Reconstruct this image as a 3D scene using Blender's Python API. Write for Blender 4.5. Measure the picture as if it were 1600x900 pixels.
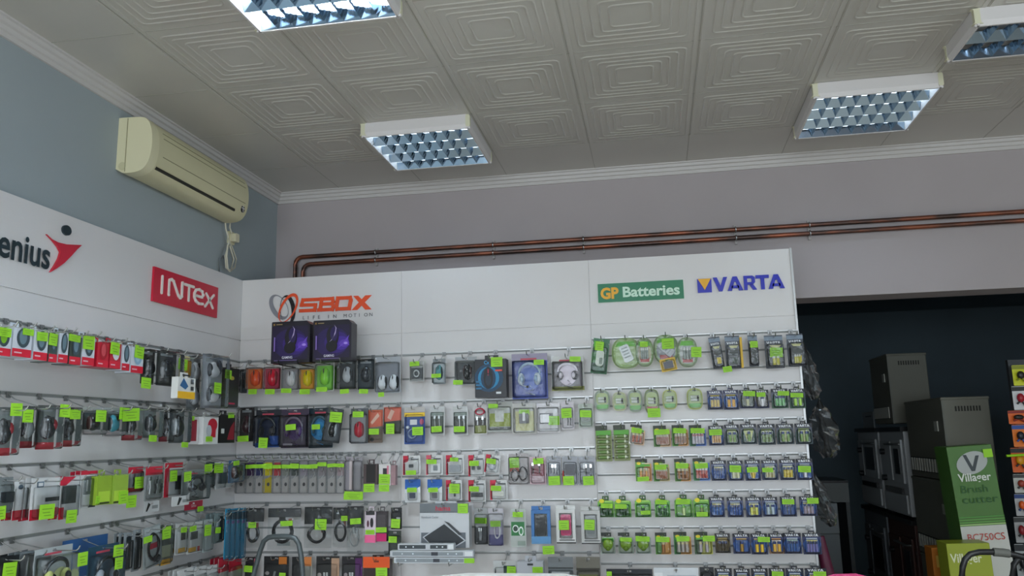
import bpy, math, random
from math import sin, cos, pi, radians, tan, atan2
from mathutils import Vector, Matrix
random.seed(7)
S = bpy.context.scene
for o in list(bpy.data.objects): bpy.data.objects.remove(o)
C = S.collection
EYE = 1.5                                  # camera height above the floor

# ------------------------------------------------------------------ camera
F, YAW, PITCH, ROLL = 1275.65, 0.16988, 0.18299, 0.02251
RM = Matrix.Rotation(YAW, 3, 'Z') @ Matrix.Rotation(PITCH, 3, 'X') @ Matrix.Rotation(ROLL, 3, 'Y')
cam = bpy.data.cameras.new('camera'); camo = bpy.data.objects.new('camera', cam); C.objects.link(camo)
cam.sensor_width = 36; cam.lens = F/1600*36; cam.clip_start = .05
M = Matrix((RM.col[0], RM.col[2], -RM.col[1])).transposed().to_4x4(); M.translation = (0, 0, EYE)
camo.matrix_world = M
S.camera = camo
def ray(u, v): return RM @ Vector(((u-800)/F, 1, (450-v)/F))
def onY(u, v, Y): r = ray(u, v); r = r*(Y/r.y); return Vector((r.x, r.y, r.z+EYE))
def onX(u, v, X): r = ray(u, v); r = r*(X/r.x); return Vector((r.x, r.y, r.z+EYE))

# ------------------------------------------------------------------ light
S.view_settings.view_transform = 'Standard'; S.view_settings.look = 'None'
S.view_settings.gamma = 1; S.view_settings.use_curve_mapping = False
S.view_settings.exposure = 1.02
S.cycles.transparent_max_bounces = 40
W = bpy.data.worlds.new('world'); S.world = W; W.use_nodes = True
bg = W.node_tree.nodes['Background']; bg.inputs[0].default_value = (.62, .78, 1, 1); bg.inputs[1].default_value = 1.2
def area(name, loc, rot, sx, sy, power, col, spread=180):
    l = bpy.data.lights.new(name, 'AREA'); l.shape = 'RECTANGLE'; l.size = sx; l.size_y = sy; l.energy = power; l.color = col; l.spread = radians(spread)
    o = bpy.data.objects.new(name, l); C.objects.link(o); o.location = loc; o.rotation_euler = rot; return o
area('window_daylight', (-.2, -3.9, 1.7), (radians(90), 0, 0), 4.4, 1.9, 66, (.92, .97, 1))
area('added_side_daylight', (4.3, -.6, 1.75), (radians(90), 0, radians(90)), 3.8, 1.9, 25, (.74, .93, 1))  # unseen side source, added to light the left panel with a cooler tint
LAMP_ON, LAMP_DIM = 110.0, 7.0              # emission of the lit tubes / weak emission of the tubes by the back wall

# ------------------------------------------------------------------ materials
def lin(c): return c/12.92 if c <= .04045 else ((c+.055)/1.055)**2.4
def hexc(h):
    h = h.lstrip('#'); return tuple(lin(int(h[i:i+2], 16)/255) for i in (0, 2, 4))
_m = {}
def mat(h, rough=.45, metal=0, spec=.5, var=0.0, scale=8.0, bump=0.0):
    k = (h, rough, metal, spec, var, scale, bump)
    if k in _m: return _m[k]
    m = bpy.data.materials.new('paint_'+h.lstrip('#')); m.use_nodes = True; nt = m.node_tree; b = nt.nodes['Principled BSDF']
    c = hexc(h); b.inputs['Base Color'].default_value = (*c, 1); b.inputs['Roughness'].default_value = rough
    b.inputs['Metallic'].default_value = metal; b.inputs['Specular IOR Level'].default_value = spec
    if var or bump:
        tc = nt.nodes.new('ShaderNodeTexCoord'); n = nt.nodes.new('ShaderNodeTexNoise'); n.inputs['Scale'].default_value = scale; n.inputs['Detail'].default_value = 5
        nt.links.new(tc.outputs['Object'], n.inputs['Vector'])
        if var:
            r = nt.nodes.new('ShaderNodeValToRGB')
            r.color_ramp.elements[0].color = (*[x*(1-var) for x in c], 1); r.color_ramp.elements[1].color = (*[min(1, x*(1+var)) for x in c], 1)
            r.color_ramp.elements[0].position = .3; r.color_ramp.elements[1].position = .7
            nt.links.new(n.outputs['Fac'], r.inputs[0]); nt.links.new(r.outputs[0], b.inputs['Base Color'])
        if bump:
            bp = nt.nodes.new('ShaderNodeBump'); bp.inputs['Strength'].default_value = bump; bp.inputs['Distance'].default_value = .01
            nt.links.new(n.outputs['Fac'], bp.inputs['Height']); nt.links.new(bp.outputs[0], b.inputs['Normal'])
    _m[k] = m; return m
def clear_mat(name, tint, haze, rough, body=(.45, .48, .48)):
    m = bpy.data.materials.new(name); m.use_nodes = True; nt = m.node_tree; nt.nodes.clear()
    out = nt.nodes.new('ShaderNodeOutputMaterial'); tr = nt.nodes.new('ShaderNodeBsdfTransparent'); tr.inputs[0].default_value = (*tint, 1)
    gl = nt.nodes.new('ShaderNodeBsdfGlossy'); gl.inputs['Color'].default_value = (.68, .70, .70, 1); gl.inputs['Roughness'].default_value = rough
    df = nt.nodes.new('ShaderNodeBsdfDiffuse'); df.inputs[0].default_value = (*body, 1)
    fr = nt.nodes.new('ShaderNodeFresnel'); fr.inputs['IOR'].default_value = 1.42
    n = nt.nodes.new('ShaderNodeTexNoise'); n.inputs['Scale'].default_value = 30; bp = nt.nodes.new('ShaderNodeBump'); bp.inputs['Strength'].default_value = .35; bp.inputs['Distance'].default_value = .01
    tc = nt.nodes.new('ShaderNodeTexCoord'); nt.links.new(tc.outputs['Object'], n.inputs['Vector'])
    nt.links.new(n.outputs['Fac'], bp.inputs['Height']); nt.links.new(bp.outputs[0], gl.inputs['Normal'])
    m0 = nt.nodes.new('ShaderNodeMixShader'); m0.inputs[0].default_value = haze; nt.links.new(tr.outputs[0], m0.inputs[1]); nt.links.new(df.outputs[0], m0.inputs[2])
    mx = nt.nodes.new('ShaderNodeMixShader'); nt.links.new(fr.outputs[0], mx.inputs[0])
    nt.links.new(m0.outputs[0], mx.inputs[1]); nt.links.new(gl.outputs[0], mx.inputs[2]); nt.links.new(mx.outputs[0], out.inputs[0]); return m
CLEAR = clear_mat('clear_plastic', (.95, .96, .96), .02, .12)
BAGM = clear_mat('clear_bag_film', (.9, .92, .92), .10, .16)
SMOKE = clear_mat('dark_wrap_film', (.62, .64, .65), .10, .22, (.22, .23, .24))  # darker tinted film with a grey diffuse share
def emis(name, col, s):
    m = bpy.data.materials.new(name); m.use_nodes = True; b = m.node_tree.nodes['Principled BSDF']
    b.inputs['Base Color'].default_value = (*col, 1); b.inputs['Emission Color'].default_value = (*col, 1); b.inputs['Emission Strength'].default_value = s; return m
CHROME = mat('#c8cccc', .22, 1); STEEL = mat('#9a9c9c', .35, .9)
WHITE = mat('#dcdcd8', .32, 0, .5, .02, 3)

# ------------------------------------------------------------------ mesh builder
class MB:
    def __init__(s): s.v = []; s.f = []; s.m = []; s.mats = []; s.sm = []
    def mi(s, m):
        if isinstance(m, str): m = mat(m)
        if m not in s.mats: s.mats.append(m)
        return s.mats.index(m)
    def add(s, vs, fs, m, smooth=False):
        b = len(s.v); s.v += [tuple(x) for x in vs]; k = s.mi(m)
        for f in fs: s.f.append([b+i for i in f]); s.m.append(k); s.sm.append(smooth)
        return s
    def box(s, x0, y0, z0, x1, y1, z1, m):
        x0, x1 = sorted((x0, x1)); y0, y1 = sorted((y0, y1)); z0, z1 = sorted((z0, z1))
        v = [(x, y, z) for x in (x0, x1) for y in (y0, y1) for z in (z0, z1)]
        return s.add(v, [(0, 1, 3, 2), (4, 6, 7, 5), (0, 4, 5, 1), (2, 3, 7, 6), (0, 2, 6, 4), (1, 5, 7, 3)], m)
    def rbox(s, x0, y0, z0, x1, y1, z1, r, m):          # box rounded in the xz outline
        return s.prism(rrect(x0, z0, x1, z1, r), y0, y1, m)
    def prism(s, pts, y0, y1, m, smooth=False):         # outline in xz, from y0 (back) to y1 (front, smaller y)
        n = len(pts); a = sum(pts[i][0]*pts[(i+1) % n][1]-pts[(i+1) % n][0]*pts[i][1] for i in range(n))
        if a < 0: pts = pts[::-1]
        v = [(x, y1, z) for x, z in pts]+[(x, y0, z) for x, z in pts]
        s.add(v, [list(range(n)), list(range(2*n-1, n-1, -1))], m)
        return s.add(v, [(i, i+n, (i+1) % n+n, (i+1) % n) for i in range(n)], m, smooth)
    def flat(s, pts, y, m):                             # thin printed patch facing -y
        n = len(pts); a = sum(pts[i][0]*pts[(i+1) % n][1]-pts[(i+1) % n][0]*pts[i][1] for i in range(n))
        if a < 0: pts = pts[::-1]
        return s.add([(x, y, z) for x, z in pts], [list(range(n))], m)
    def tube(s, pts, r, m, seg=6, closed=False, cap=True):
        P = [Vector(p) for p in pts]; n = len(P); vs = []
        ref = Vector((.12, .2, .97))
        for i in range(n):
            a = P[(i-1) % n] if closed else P[max(i-1, 0)]; b = P[(i+1) % n] if closed else P[min(i+1, n-1)]
            d = (b-a).normalized(); x = d.cross(ref)
            if x.length < .1: x = d.cross(Vector((1, 0, 0)))
            x.normalize(); y = d.cross(x)
            rr = r[i] if isinstance(r, (list, tuple)) else r
            vs += [P[i]+x*rr*cos(2*pi*k/seg)+y*rr*sin(2*pi*k/seg) for k in range(seg)]
        fs = []
        for i in range(n if closed else n-1):
            j = (i+1) % n
            for k in range(seg): fs.append((i*seg+k, i*seg+(k+1) % seg, j*seg+(k+1) % seg, j*seg+k))
        s.add(vs, fs, m, True)
        if cap and not closed: s.add(vs[:seg], [list(range(seg))[::-1]], m); s.add(vs[-seg:], [list(range(seg))], m)
        return s
    def ell(s, c, r, m, nu=12, nv=8, zpow=1.0, fn=None):
        vs = []; fs = []
        for i in range(nv+1):
            t = -pi/2+pi*i/nv
            for k in range(nu):
                a = 2*pi*k/nu; x, y, z = r[0]*cos(t)*cos(a), r[1]*cos(t)*sin(a), r[2]*sin(t)
                if fn: x, y, z = fn(x, y, z)
                vs.append((c[0]+x, c[1]+y, c[2]+z))
        for i in range(nv):
            for k in range(nu): fs.append((i*nu+k, i*nu+(k+1) % nu, (i+1)*nu+(k+1) % nu, (i+1)*nu+k))
        return s.add(vs, fs, m, True)
    def cyl(s, c, r, h, axis, m, seg=10, r2=None):
        a = Vector({'x': (1, 0, 0), 'y': (0, 1, 0), 'z': (0, 0, 1)}[axis])*h/2; c = Vector(c)
        return s.tube([c-a, c+a], [r, r if r2 is None else r2], m, seg)
    def text(s, t, x, z, size, y, m, bold=0.0, sx=1.0, shear=0.0, align='l'):
        vs, fs, w = glyphs(t, bold)
        if align == 'c': x -= w*size*sx/2
        return s.add([(x+(a+shear*b)*size*sx, y, z+b*size) for a, b in vs], fs, m)
    def stroke(s, pts, t, y0, y1, m, rnd=True):
        for q_, (a, b) in enumerate(zip(pts[:-1], pts[1:])):
            y1 -= .00025
            dx, dz = b[0]-a[0], b[1]-a[1]; L = math.hypot(dx, dz) or 1; nx, nz = -dz/L*t/2, dx/L*t/2; ex, ez = (0, 0) if rnd else (dx/L*t/2, dz/L*t/2)
            s.prism([(a[0]+nx-ex, a[1]+nz-ez), (a[0]-nx-ex, a[1]-nz-ez), (b[0]-nx+ex, b[1]-nz+ez), (b[0]+nx+ex, b[1]+nz+ez)], y0, y1, m)
        if rnd:
            for p in pts:
                y1 -= .0002; s.prism([(p[0]+t/2*cos(k*pi/6), p[1]+t/2*sin(k*pi/6)) for k in range(12)], y0, y1, m)
        return s
    def build(s, name, parent=None, loc=None, rz=0, bevel=0):
        me = bpy.data.meshes.new(name); me.from_pydata(s.v, [], s.f)
        for m in s.mats: me.materials.append(m)
        me.polygons.foreach_set('material_index', s.m); me.polygons.foreach_set('use_smooth', s.sm); me.update()
        o = bpy.data.objects.new(name, me); C.objects.link(o)
        if parent: o.parent = parent
        if loc is not None: o.location = loc
        if rz: o.rotation_euler.z = rz
        if bevel:
            b = o.modifiers.new('bevel', 'BEVEL'); b.width = bevel; b.segments = 2; b.limit_method = 'ANGLE'
        return o
def rrect(x0, z0, x1, z1, r, n=4):
    r = min(r, abs(x1-x0)/2.01, abs(z1-z0)/2.01); o = []
    for cx, cz, a in ((x1-r, z0+r, -90), (x1-r, z1-r, 0), (x0+r, z1-r, 90), (x0+r, z0+r, 180)):
        o += [(cx+r*cos(radians(a+90*k/n)), cz+r*sin(radians(a+90*k/n))) for k in range(n+1)]
    return o
def oval(cx, cz, rx, rz, n=20, p=2.0, rot=0):
    o = []
    for k in range(n):
        a = 2*pi*k/n; c, d = cos(a), sin(a); x = rx*math.copysign(abs(c)**(2/p), c); z = rz*math.copysign(abs(d)**(2/p), d)
        o.append((cx+x*cos(rot)-z*sin(rot), cz+x*sin(rot)+z*cos(rot)))
    return o
_g = {}
def glyphs(t, bold=0.0):
    k = (t, bold)
    if k in _g: return _g[k]
    c = bpy.data.curves.new('t', 'FONT'); c.body = t; c.size = 1; c.offset = bold; c.resolution_u = 3; c.fill_mode = 'FRONT'
    o = bpy.data.objects.new('t', c); C.objects.link(o); bpy.context.view_layer.update()
    me = bpy.data.meshes.new_from_object(o.evaluated_get(bpy.context.evaluated_depsgraph_get()))
    vs = [(v.co.x, v.co.y) for v in me.vertices]; fs = [list(p.vertices) for p in me.polygons]
    # faces must look towards -y when x,z are right,up
    fs2 = []
    for f in fs:
        a = sum(vs[f[i]][0]*vs[f[(i+1) % len(f)]][1]-vs[f[(i+1) % len(f)]][0]*vs[f[i]][1] for i in range(len(f)))
        fs2.append(f if a > 0 else f[::-1])
    bpy.data.objects.remove(o); bpy.data.curves.remove(c); bpy.data.meshes.remove(me)
    w = max([v[0] for v in vs], default=0); _g[k] = (vs, fs2, w); return _g[k]
def tag(o, label=None, cat=None, group=None, kind=None):
    if label: o['label'] = label
    if cat: o['category'] = cat
    if group: o['group'] = group
    if kind: o['kind'] = kind
    return o
def empty(name, loc, label=None, cat=None, group=None, rot=(0, 0, 0)):
    o = bpy.data.objects.new(name, None); o.empty_display_size = .05; C.objects.link(o); o.location = loc; o.rotation_euler = rot
    return tag(o, label, cat, group)
def struct(mb, name, **k): return tag(mb.build(name, **k), kind='structure')

# ------------------------------------------------------------------ room
XW, YW, ZC = -2.24, 4.553, 1.52+EYE
XR, YF = 4.4, -4.0
OPX0, OPX1, OPZ = .70, 3.6, .714+EYE
XL, D = -2.21, 4.10                                  # faces of the slatwall panels
WALLM = mat('#b0a8a8', .75, 0, .2, .04, 1.5, .04); WALLL = mat('#a0a9ab', .75, 0, .2, .04, 1.5, .04)
CEILM = mat('#c2bfb6', .30, 0, .6, .035, 2.2)
struct(MB().box(XW-.2, YF-.2, -.1, XR+.2, 9.6, 0, mat('#8c867c', .4, 0, .5, .1, 3)), 'floor')
struct(MB().box(XW-.2, YF, 0, XW, YW+.2, ZC+.02, WALLL), 'wall_left')
w = MB(); w.box(XW, YW, 0, OPX0, YW+.2, ZC+.02, WALLM); w.box(OPX0, YW, OPZ, OPX1, YW+.2, ZC+.02, WALLM); w.box(OPX1, YW, 0, XR, YW+.2, ZC+.02, WALLM)
struct(w, 'wall_back')
w = MB(); w.box(XR, YF, 0, XR+.2, 9.4, .7, WALLM); w.box(XR, YF, 2.75, XR+.2, 9.4, ZC+.02, WALLM); w.box(XR, YF, .7, XR+.2, -2.6, 2.75, WALLM); w.box(XR, 1.4, .7, XR+.2, 9.4, 2.75, WALLM)
struct(w, 'wall_right')
wf = MB()
for y in (-2.6, -.63, 1.34): wf.box(XR+.06, y, .7, XR+.14, y+.06, 2.75, mat('#d0d0d0'))
for z in (.7, 2.69): wf.box(XR+.06, -2.6, z, XR+.14, 1.4, z+.06, mat('#d0d0d0'))
wo = struct(wf, 'added_side_window'); MB().box(XR+.1, -2.54, .76, XR+.105, 1.34, 2.69, CLEAR).build('pane', wo)  # unseen window, added for the cool light on the left panel
w = MB(); w.box(XW, YF-.2, 0, XR, YF, .7, WALLM); w.box(XW, YF-.2, 2.75, XR, YF, ZC, WALLM); w.box(XW, YF-.2, .7, -2.1, YF, 2.75, WALLM); w.box(2.2, YF-.2, .7, XR, YF, 2.75, WALLM)
struct(w, 'wall_front')
wf = MB()
for x in (-2.1, -.05, 2.14): wf.box(x, YF-.14, .7, x+.06, YF-.06, 2.75, mat('#d0d0d0'))
for z in (.7, 2.69): wf.box(-2.1, YF-.14, z, 2.2, YF-.06, z+.06, mat('#d0d0d0'))
wo = struct(wf, 'window_1'); MB().box(-2.04, YF-.105, .76, 2.14, YF-.1, 2.69, CLEAR).build('pane', wo)
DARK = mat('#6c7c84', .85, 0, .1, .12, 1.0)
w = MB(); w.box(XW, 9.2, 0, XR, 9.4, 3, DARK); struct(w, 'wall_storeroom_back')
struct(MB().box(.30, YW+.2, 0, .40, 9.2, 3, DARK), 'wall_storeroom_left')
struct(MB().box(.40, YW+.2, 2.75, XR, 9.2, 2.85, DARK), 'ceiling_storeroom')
# ceiling of embossed tiles
T = .5155; TX0 = -1.305; TY0 = 4.087
cb = MB(); cb.box(XW-.2, YF, ZC, XR, YW+.2, ZC+.15, CEILM)
xs = [TX0+T*i for i in range(-1, 12)]; ys = [TY0-T*j for j in range(0, 16)]
for i in range(-1, 11):
    for j in range(0, 11):
        cx = TX0+T*(i+.5); cy = TY0-T*(j+.5)
        for q, hs in enumerate((.214, .184, .150, .116, .082)):
            h, t = hs, .0048                          # rounded square ridge, one ring
            oo = rrect(cx-h, cy-h, cx+h, cy+h, .022, 3); mm = rrect(cx-h+t, cy-h+t, cx+h-t, cy+h-t, .018, 3); ii = rrect(cx-h+2*t, cy-h+2*t, cx+h-2*t, cy+h-2*t, .014, 3); n = len(oo)
            vs = [(x, y, ZC) for x, y in oo]+[(x, y, ZC-.0038) for x, y in mm]+[(x, y, ZC) for x, y in ii]
            fs = []
            for k in range(n):
                l = (k+1) % n; fs += [(k, k+n, l+n, l), (k+n, k+2*n, l+2*n, l+n)]
            cb.add(vs, fs, CEILM, True)
SEAM = mat('#a4a298', .8)
for x in xs: cb.box(x-.0012, YF, ZC-.0010, x+.0012, YW, ZC, SEAM)
for y in ys: cb.box(XW, y-.0012, ZC-.001, XR, y+.0012, ZC, SEAM)
for x in xs: cb.box(x-.022, YF, ZC-.0028, x-.006, TY0, ZC, CEILM); cb.box(x+.006, YF, ZC-.0028, x+.022, TY0, ZC, CEILM)
struct(cb, 'ceiling')
CROWN = mat('#c8c4c0', .5)
def crown(name, a, b, n):                            # stepped cornice along a..b, n = direction into the room
    m = MB(); prof = [(0, 0), (0, -.062), (.010, -.062), (.012, -.045), (.020, -.042), (.024, -.026), (.034, -.022), (.038, -.008), (.048, -.006), (.05, 0)]
    a = Vector(a); b = Vector(b); n = Vector(n); k = len(prof)
    vs = [p+n*d+Vector((0, 0, z)) for p in (a, b) for d, z in prof]
    m.add(vs, [(i, (i+1) % k, (i+1) % k+k, i+k) for i in range(k)]+[list(range(k)), list(range(2*k-1, k-1, -1))], CROWN)
    return struct(m, name)
crown('trim_1', (XW, YW, ZC), (XR, YW, ZC), (0, -1, 0)); crown('trim_2', (XW, YF, ZC), (XW, YW, ZC), (1, 0, 0))

# ------------------------------------------------------------------ slatwall panels
TOP, GR = .8926+EYE, .5592+EYE
LR = [z+EYE for z in (.4417, .1911, -.0557, -.3030, -.5466, -.79, -1.035)]
GRR = [z+EYE for z in (.4825, .2323, .0667, -.1, -.2659, -.4321, -.5972, -.763, -.93)]
ALU = mat('#b4b6b6', .35, .8)
SLATW = mat('#dfdcda', .30, 0, .5, .015, 3); DARKGAP = mat('#9c9e9c', .7)
def slatwall(label, length, rails, pitch, loc, rz, skip=()):
    t = empty('slatwall_panel', loc, label, 'display panel', 'white slatwall panels', (0, 0, rz))
    m = MB(); th = .018
    m.box(0, .006, .02, length, th+.006, TOP, SLATW)            # backing layer
    gz = []
    z = rails[0]
    while z > .15: gz.append(z); z -= pitch
    edges = [TOP, GR+.003, GR-.003] ; cuts = [(TOP, GR+.002), (GR-.002, gz[0]+.005)]
    for a, b in zip(gz, gz[1:]+[.02]): cuts.append((a-.005, b+.005))
    for k, (a, b) in enumerate(cuts): m.box(0.0004, -.0, b, length-.0004, .007, a, SLATW)
    m.build('panel_board', t)
    for z in gz:
        if any(abs(z-r) < .02 for r in rails):
            MB().box(.004, -.004, z+.003, length-.004, .004, z+.0075, ALU).box(.004, .001, z-.005, length-.004, .006, z+.003, DARKGAP).build('rail', t)
        else: MB().box(.004, -.0005, z+.0035, length-.004, .004, z+.005, ALU).box(.004, .003, z-.005, length-.004, .0065, z+.0035, DARKGAP).build('rail', t)
    return t
slatwall('white slatwall panel against the left wall below the red sign', 3.1, LR, .1236, (XL, D-3.1, 0), pi/2)
sa = slatwall('white slatwall panel under the orange lettering, nearest the corner', 1.2975-(-XL)*0+(-XL-1.2975)*2-.9125, LR, .1236, (XL, D, 0), 0) if False else None
XS, XG, XE = -1.2975, -.3039, .690
slatwall('white slatwall panel at the corner, under the orange lettering', XS-XL-.0004, LR, .1236, (XL, D, 0), 0)
slatwall('middle white slatwall panel with a blank header', XG-XS-.0004, LR, .1236, (XS, D, 0), 0)
sp = slatwall('right white slatwall panel carrying the batteries, under the green and blue signs', XE-XG, GRR, .0831, (XG, D, 0), 0)
MB().box(XE-XG-.004, -.006, .02, XE-XG+.006, .03, TOP+.002, ALU).build('edge_trim', sp)

# ------------------------------------------------------------------ signs
def px2(plane, u, v, org, off=0):
    if plane == 'B': p = onY(u, v, D-off); return (p.x-org.x, p.z-org.z)
    p = onX(u, v, XL+off); return (p.y-org.y, p.z-org.z)
def signroot(plane, u, v, label, cat='sign', name='wall_sign'):
    p = onY(u, v, D-.001) if plane == 'B' else onX(u, v, XL+.001)
    return empty(name, p, label, cat, None, (0, 0, 0 if plane == 'B' else pi/2)), p
# red sign, white rounded capitals
t, o = signroot('L', 287, 497, 'red rectangular sign with white rounded capital letters on the left panel')
q = [px2('L', *p, o) for p in ((237, 417), (338, 449), (336, 496), (236, 472))]
x0 = (q[0][0]+q[3][0])/2; x1 = (q[1][0]+q[2][0])/2; z0 = (q[2][1]+q[3][1])/2; z1 = (q[0][1]+q[1][1])/2
MB().box(x0, -.010, z0, x1, 0, z1, mat('#d01838', .3)).build('sign_board', t)
w_, h_ = x1-x0, z1-z0
def P(a, b): return (x0+a*w_, z0+b*h_)
m = MB(); WS = mat('#f4efe8', .4); th = h_*.085; Y0, Y1 = -.010, -.014
m.stroke([P(.11, .30), P(.11, .78)], th, Y0, Y1, WS)
m.stroke([P(.21, .30), P(.21, .74), P(.24, .78), P(.27, .74), P(.35, .36), P(.38, .30), P(.40, .36), P(.40, .78)], th, Y0, Y1, WS)
m.stroke([P(.44, .76), P(.58, .76)], th, Y0, Y1, WS); m.stroke([P(.51, .76), P(.51, .30)], th, Y0, Y1, WS)
m.stroke([P(.63, .52), P(.72, .52), P(.74, .60), P(.72, .70), P(.67, .74), P(.62, .70), P(.595, .58), P(.595, .46), P(.62, .35), P(.67, .29), P(.73, .31)], th, Y0, Y1, WS)
m.stroke([P(.79, .68), P(.85, .50), P(.91, .28)], th, Y0, Y1, WS); m.stroke([P(.92, .70), P(.85, .50), P(.78, .27)], th, Y0, Y1, WS)
m.build('lettering', t)
# dark lower-case word and red running figure
t, o = signroot('L', 60, 425, 'dark word with a red leaping figure emblem on the left panel')
a = px2('L', 78, 419, o, .004); b = px2('L', 0, 400, o, .004); top = px2('L', 78, 396, o, .004)
NV = mat('#1c3038', .4); vs, fs, wd = glyphs('enius', .02)
L = a[0]-b[0]; sx = L/wd*1.05; sz = (px2('L', 20, 370, o)[1]-px2('L', 20, 404, o)[1])/.55*1.04
m = MB(); m.add([(b[0]-.018+x*sx, -.006, b[1]-.0+z*sz) for x, z in vs], fs, NV)
vs, fs, w2 = glyphs('G', .02); m.add([(b[0]-.03-w2*sx+x*sx, -.006, b[1]+z*sz) for x, z in vs], fs, NV)
m.build('lettering', t)
fig = [(71.5, 366), (80, 374), (90, 379), (103, 382), (115, 382.5), (126.5, 383), (119, 390), (110, 400), (99, 411), (88, 419), (77, 425.5), (84, 415), (90, 404), (93, 394), (89, 386), (81, 376)]
m = MB(); m.prism([px2('L', *p, o, .004) for p in fig], 0, -.008, mat('#c82038', .35)); m.build('emblem', t)
m = MB(); c = px2('L', 103.5, 360, o, .004); m.prism(oval(c[0], c[1], abs(px2('L', 109, 360, o)[0]-c[0]), abs(px2('L', 103, 352.5, o)[1]-c[1])), 0, -.008, NV); m.build('emblem_head', t)
# orange capitals with three crescents
t, o = signroot('B', 500, 500, 'orange lettering with grey, orange and black crescent emblem, small tagline below')
OR = mat('#f0562a', .35); GY = mat('#8c8c92', .4); BK = mat('#15161a', .4)
def crescent(m, cu, cv, ru, rv, rot, iu, iv, su, sv, mt, lay):
    c = px2('B', cu, cv, o); s = (px2('B', cu+10, cv, o)[0]-c[0])/10
    A = oval(0, 0, ru*s, rv*s, 48); B = oval(su*s, -sv*s, iu*s, iv*s, 48)
    rr = lambda p: (c[0]+p[0]*cos(rot)-p[1]*sin(rot), c[1]+p[0]*sin(rot)+p[1]*cos(rot))
    A = [rr(p) for p in A]; B = [rr(p) for p in B]
    m.add([(x, -lay, z) for x, z in A+B], [(k, (k+1) % 48, (k+1) % 48+48, k+48) for k in range(48)], mt)
m = MB(); crescent(m, 436, 480, 12.5, 21, radians(33), 8.6, 17.6, 2.8, .4, GY, .002); m.build('grey_crescent', t)
m = MB(); crescent(m, 450, 484, 12, 22, radians(8), 8.4, 20, -2.8, .8, BK, .003); m.build('black_crescent', t)
m = MB(); crescent(m, 451, 481, 12.5, 23, radians(-28), 9.4, 20.2, .4, 2.0, OR, .004); m.build('orange_crescent', t)
m = MB(); c0 = px2('B', 470, 488.5, o); c1 = px2('B', 581, 486, o); hh = px2('B', 470, 466.5, o)[1]-c0[1]
def Q(a, b): return (c0[0]+(c1[0]-c0[0])*a, c0[1]+(c1[1]-c0[1])*a*.2+hh*b)
th = hh*.24; lay_ = -.001
for pl in ([(.22, .88), (.03, .88), (.01, .52), (.21, .50), (.20, .12), (0, .12)],
           [(.27, .88), (.45, .88), (.46, .66), (.44, .52), (.30, .52)], [(.44, .50), (.47, .36), (.45, .12), (.26, .12)], [(.28, .12), (.30, .88)],
           [(.53, .88), (.70, .88), (.71, .70), (.69, .12), (.52, .12), (.51, .3), (.53, .88)]):
    lay_ = lay_-.0016; m.stroke([Q(*p) for p in pl], th, 0, lay_, OR, False)
m.prism([Q(.74, 1), Q(.81, 1), Q(1.0, .0), Q(.91, 0)], 0, -.003, OR); m.prism([Q(.91, 1.0), Q(1.0, 1.0), Q(.80, 0), Q(.72, 0)], 0, -.0034, OR)
m.build('lettering', t)
m = MB()
c = px2('B', 471, 499.5, o); s = (px2('B', 583, 497, o)[0]-c[0])
x = c[0]; tl = 'LIFE IN MOTION'
for k, ch in enumerate(tl):
    if ch != ' ': m.text(ch, c[0]+s*(k+.25)/14.0, c[1], .027, -.002, mat('#3a3a40'), .0)
m.build('tagline', t)
# green sign
t, o = signroot('B', 1000, 470, 'green rectangular sign with yellow and pale green letters on the right panel')
q = [px2('B', *p, o) for p in ((934, 444), (1067.5, 438), (1068.5, 467), (935, 473))]
x0 = (q[0][0]+q[3][0])/2; x1 = (q[1][0]+q[2][0])/2; z0 = (q[2][1]+q[3][1])/2; z1 = (q[0][1]+q[1][1])/2; w_, h_ = x1-x0, z1-z0
MB().box(x0-.004, -.003, z0-.003, x1+.004, 0, z1+.004, mat('#e4e8e0')).box(x0, -.008, z0, x1, -.003, z1, mat('#0f7a52', .35)).build('sign_board', t)
YL = mat('#f0b020', .35)
m = MB(); s = h_*1.02; vs, fs, wd = glyphs('GP', .045); m.add([(x0+.03*w_+x*w_*.215/wd, -.0105, z0+.20*h_+z*h_*.80) for x, z in vs], fs, YL); m.build('yellow_letters', t)
m = MB(); vs, fs, wd = glyphs('Batteries', .03); m.add([(x0+.285*w_+x*w_*.67/wd, -.0105, z0+.24*h_+z*h_*.76) for x, z in vs], fs, mat('#cfeed8', .4)); m.build('pale_lettering', t)
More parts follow.
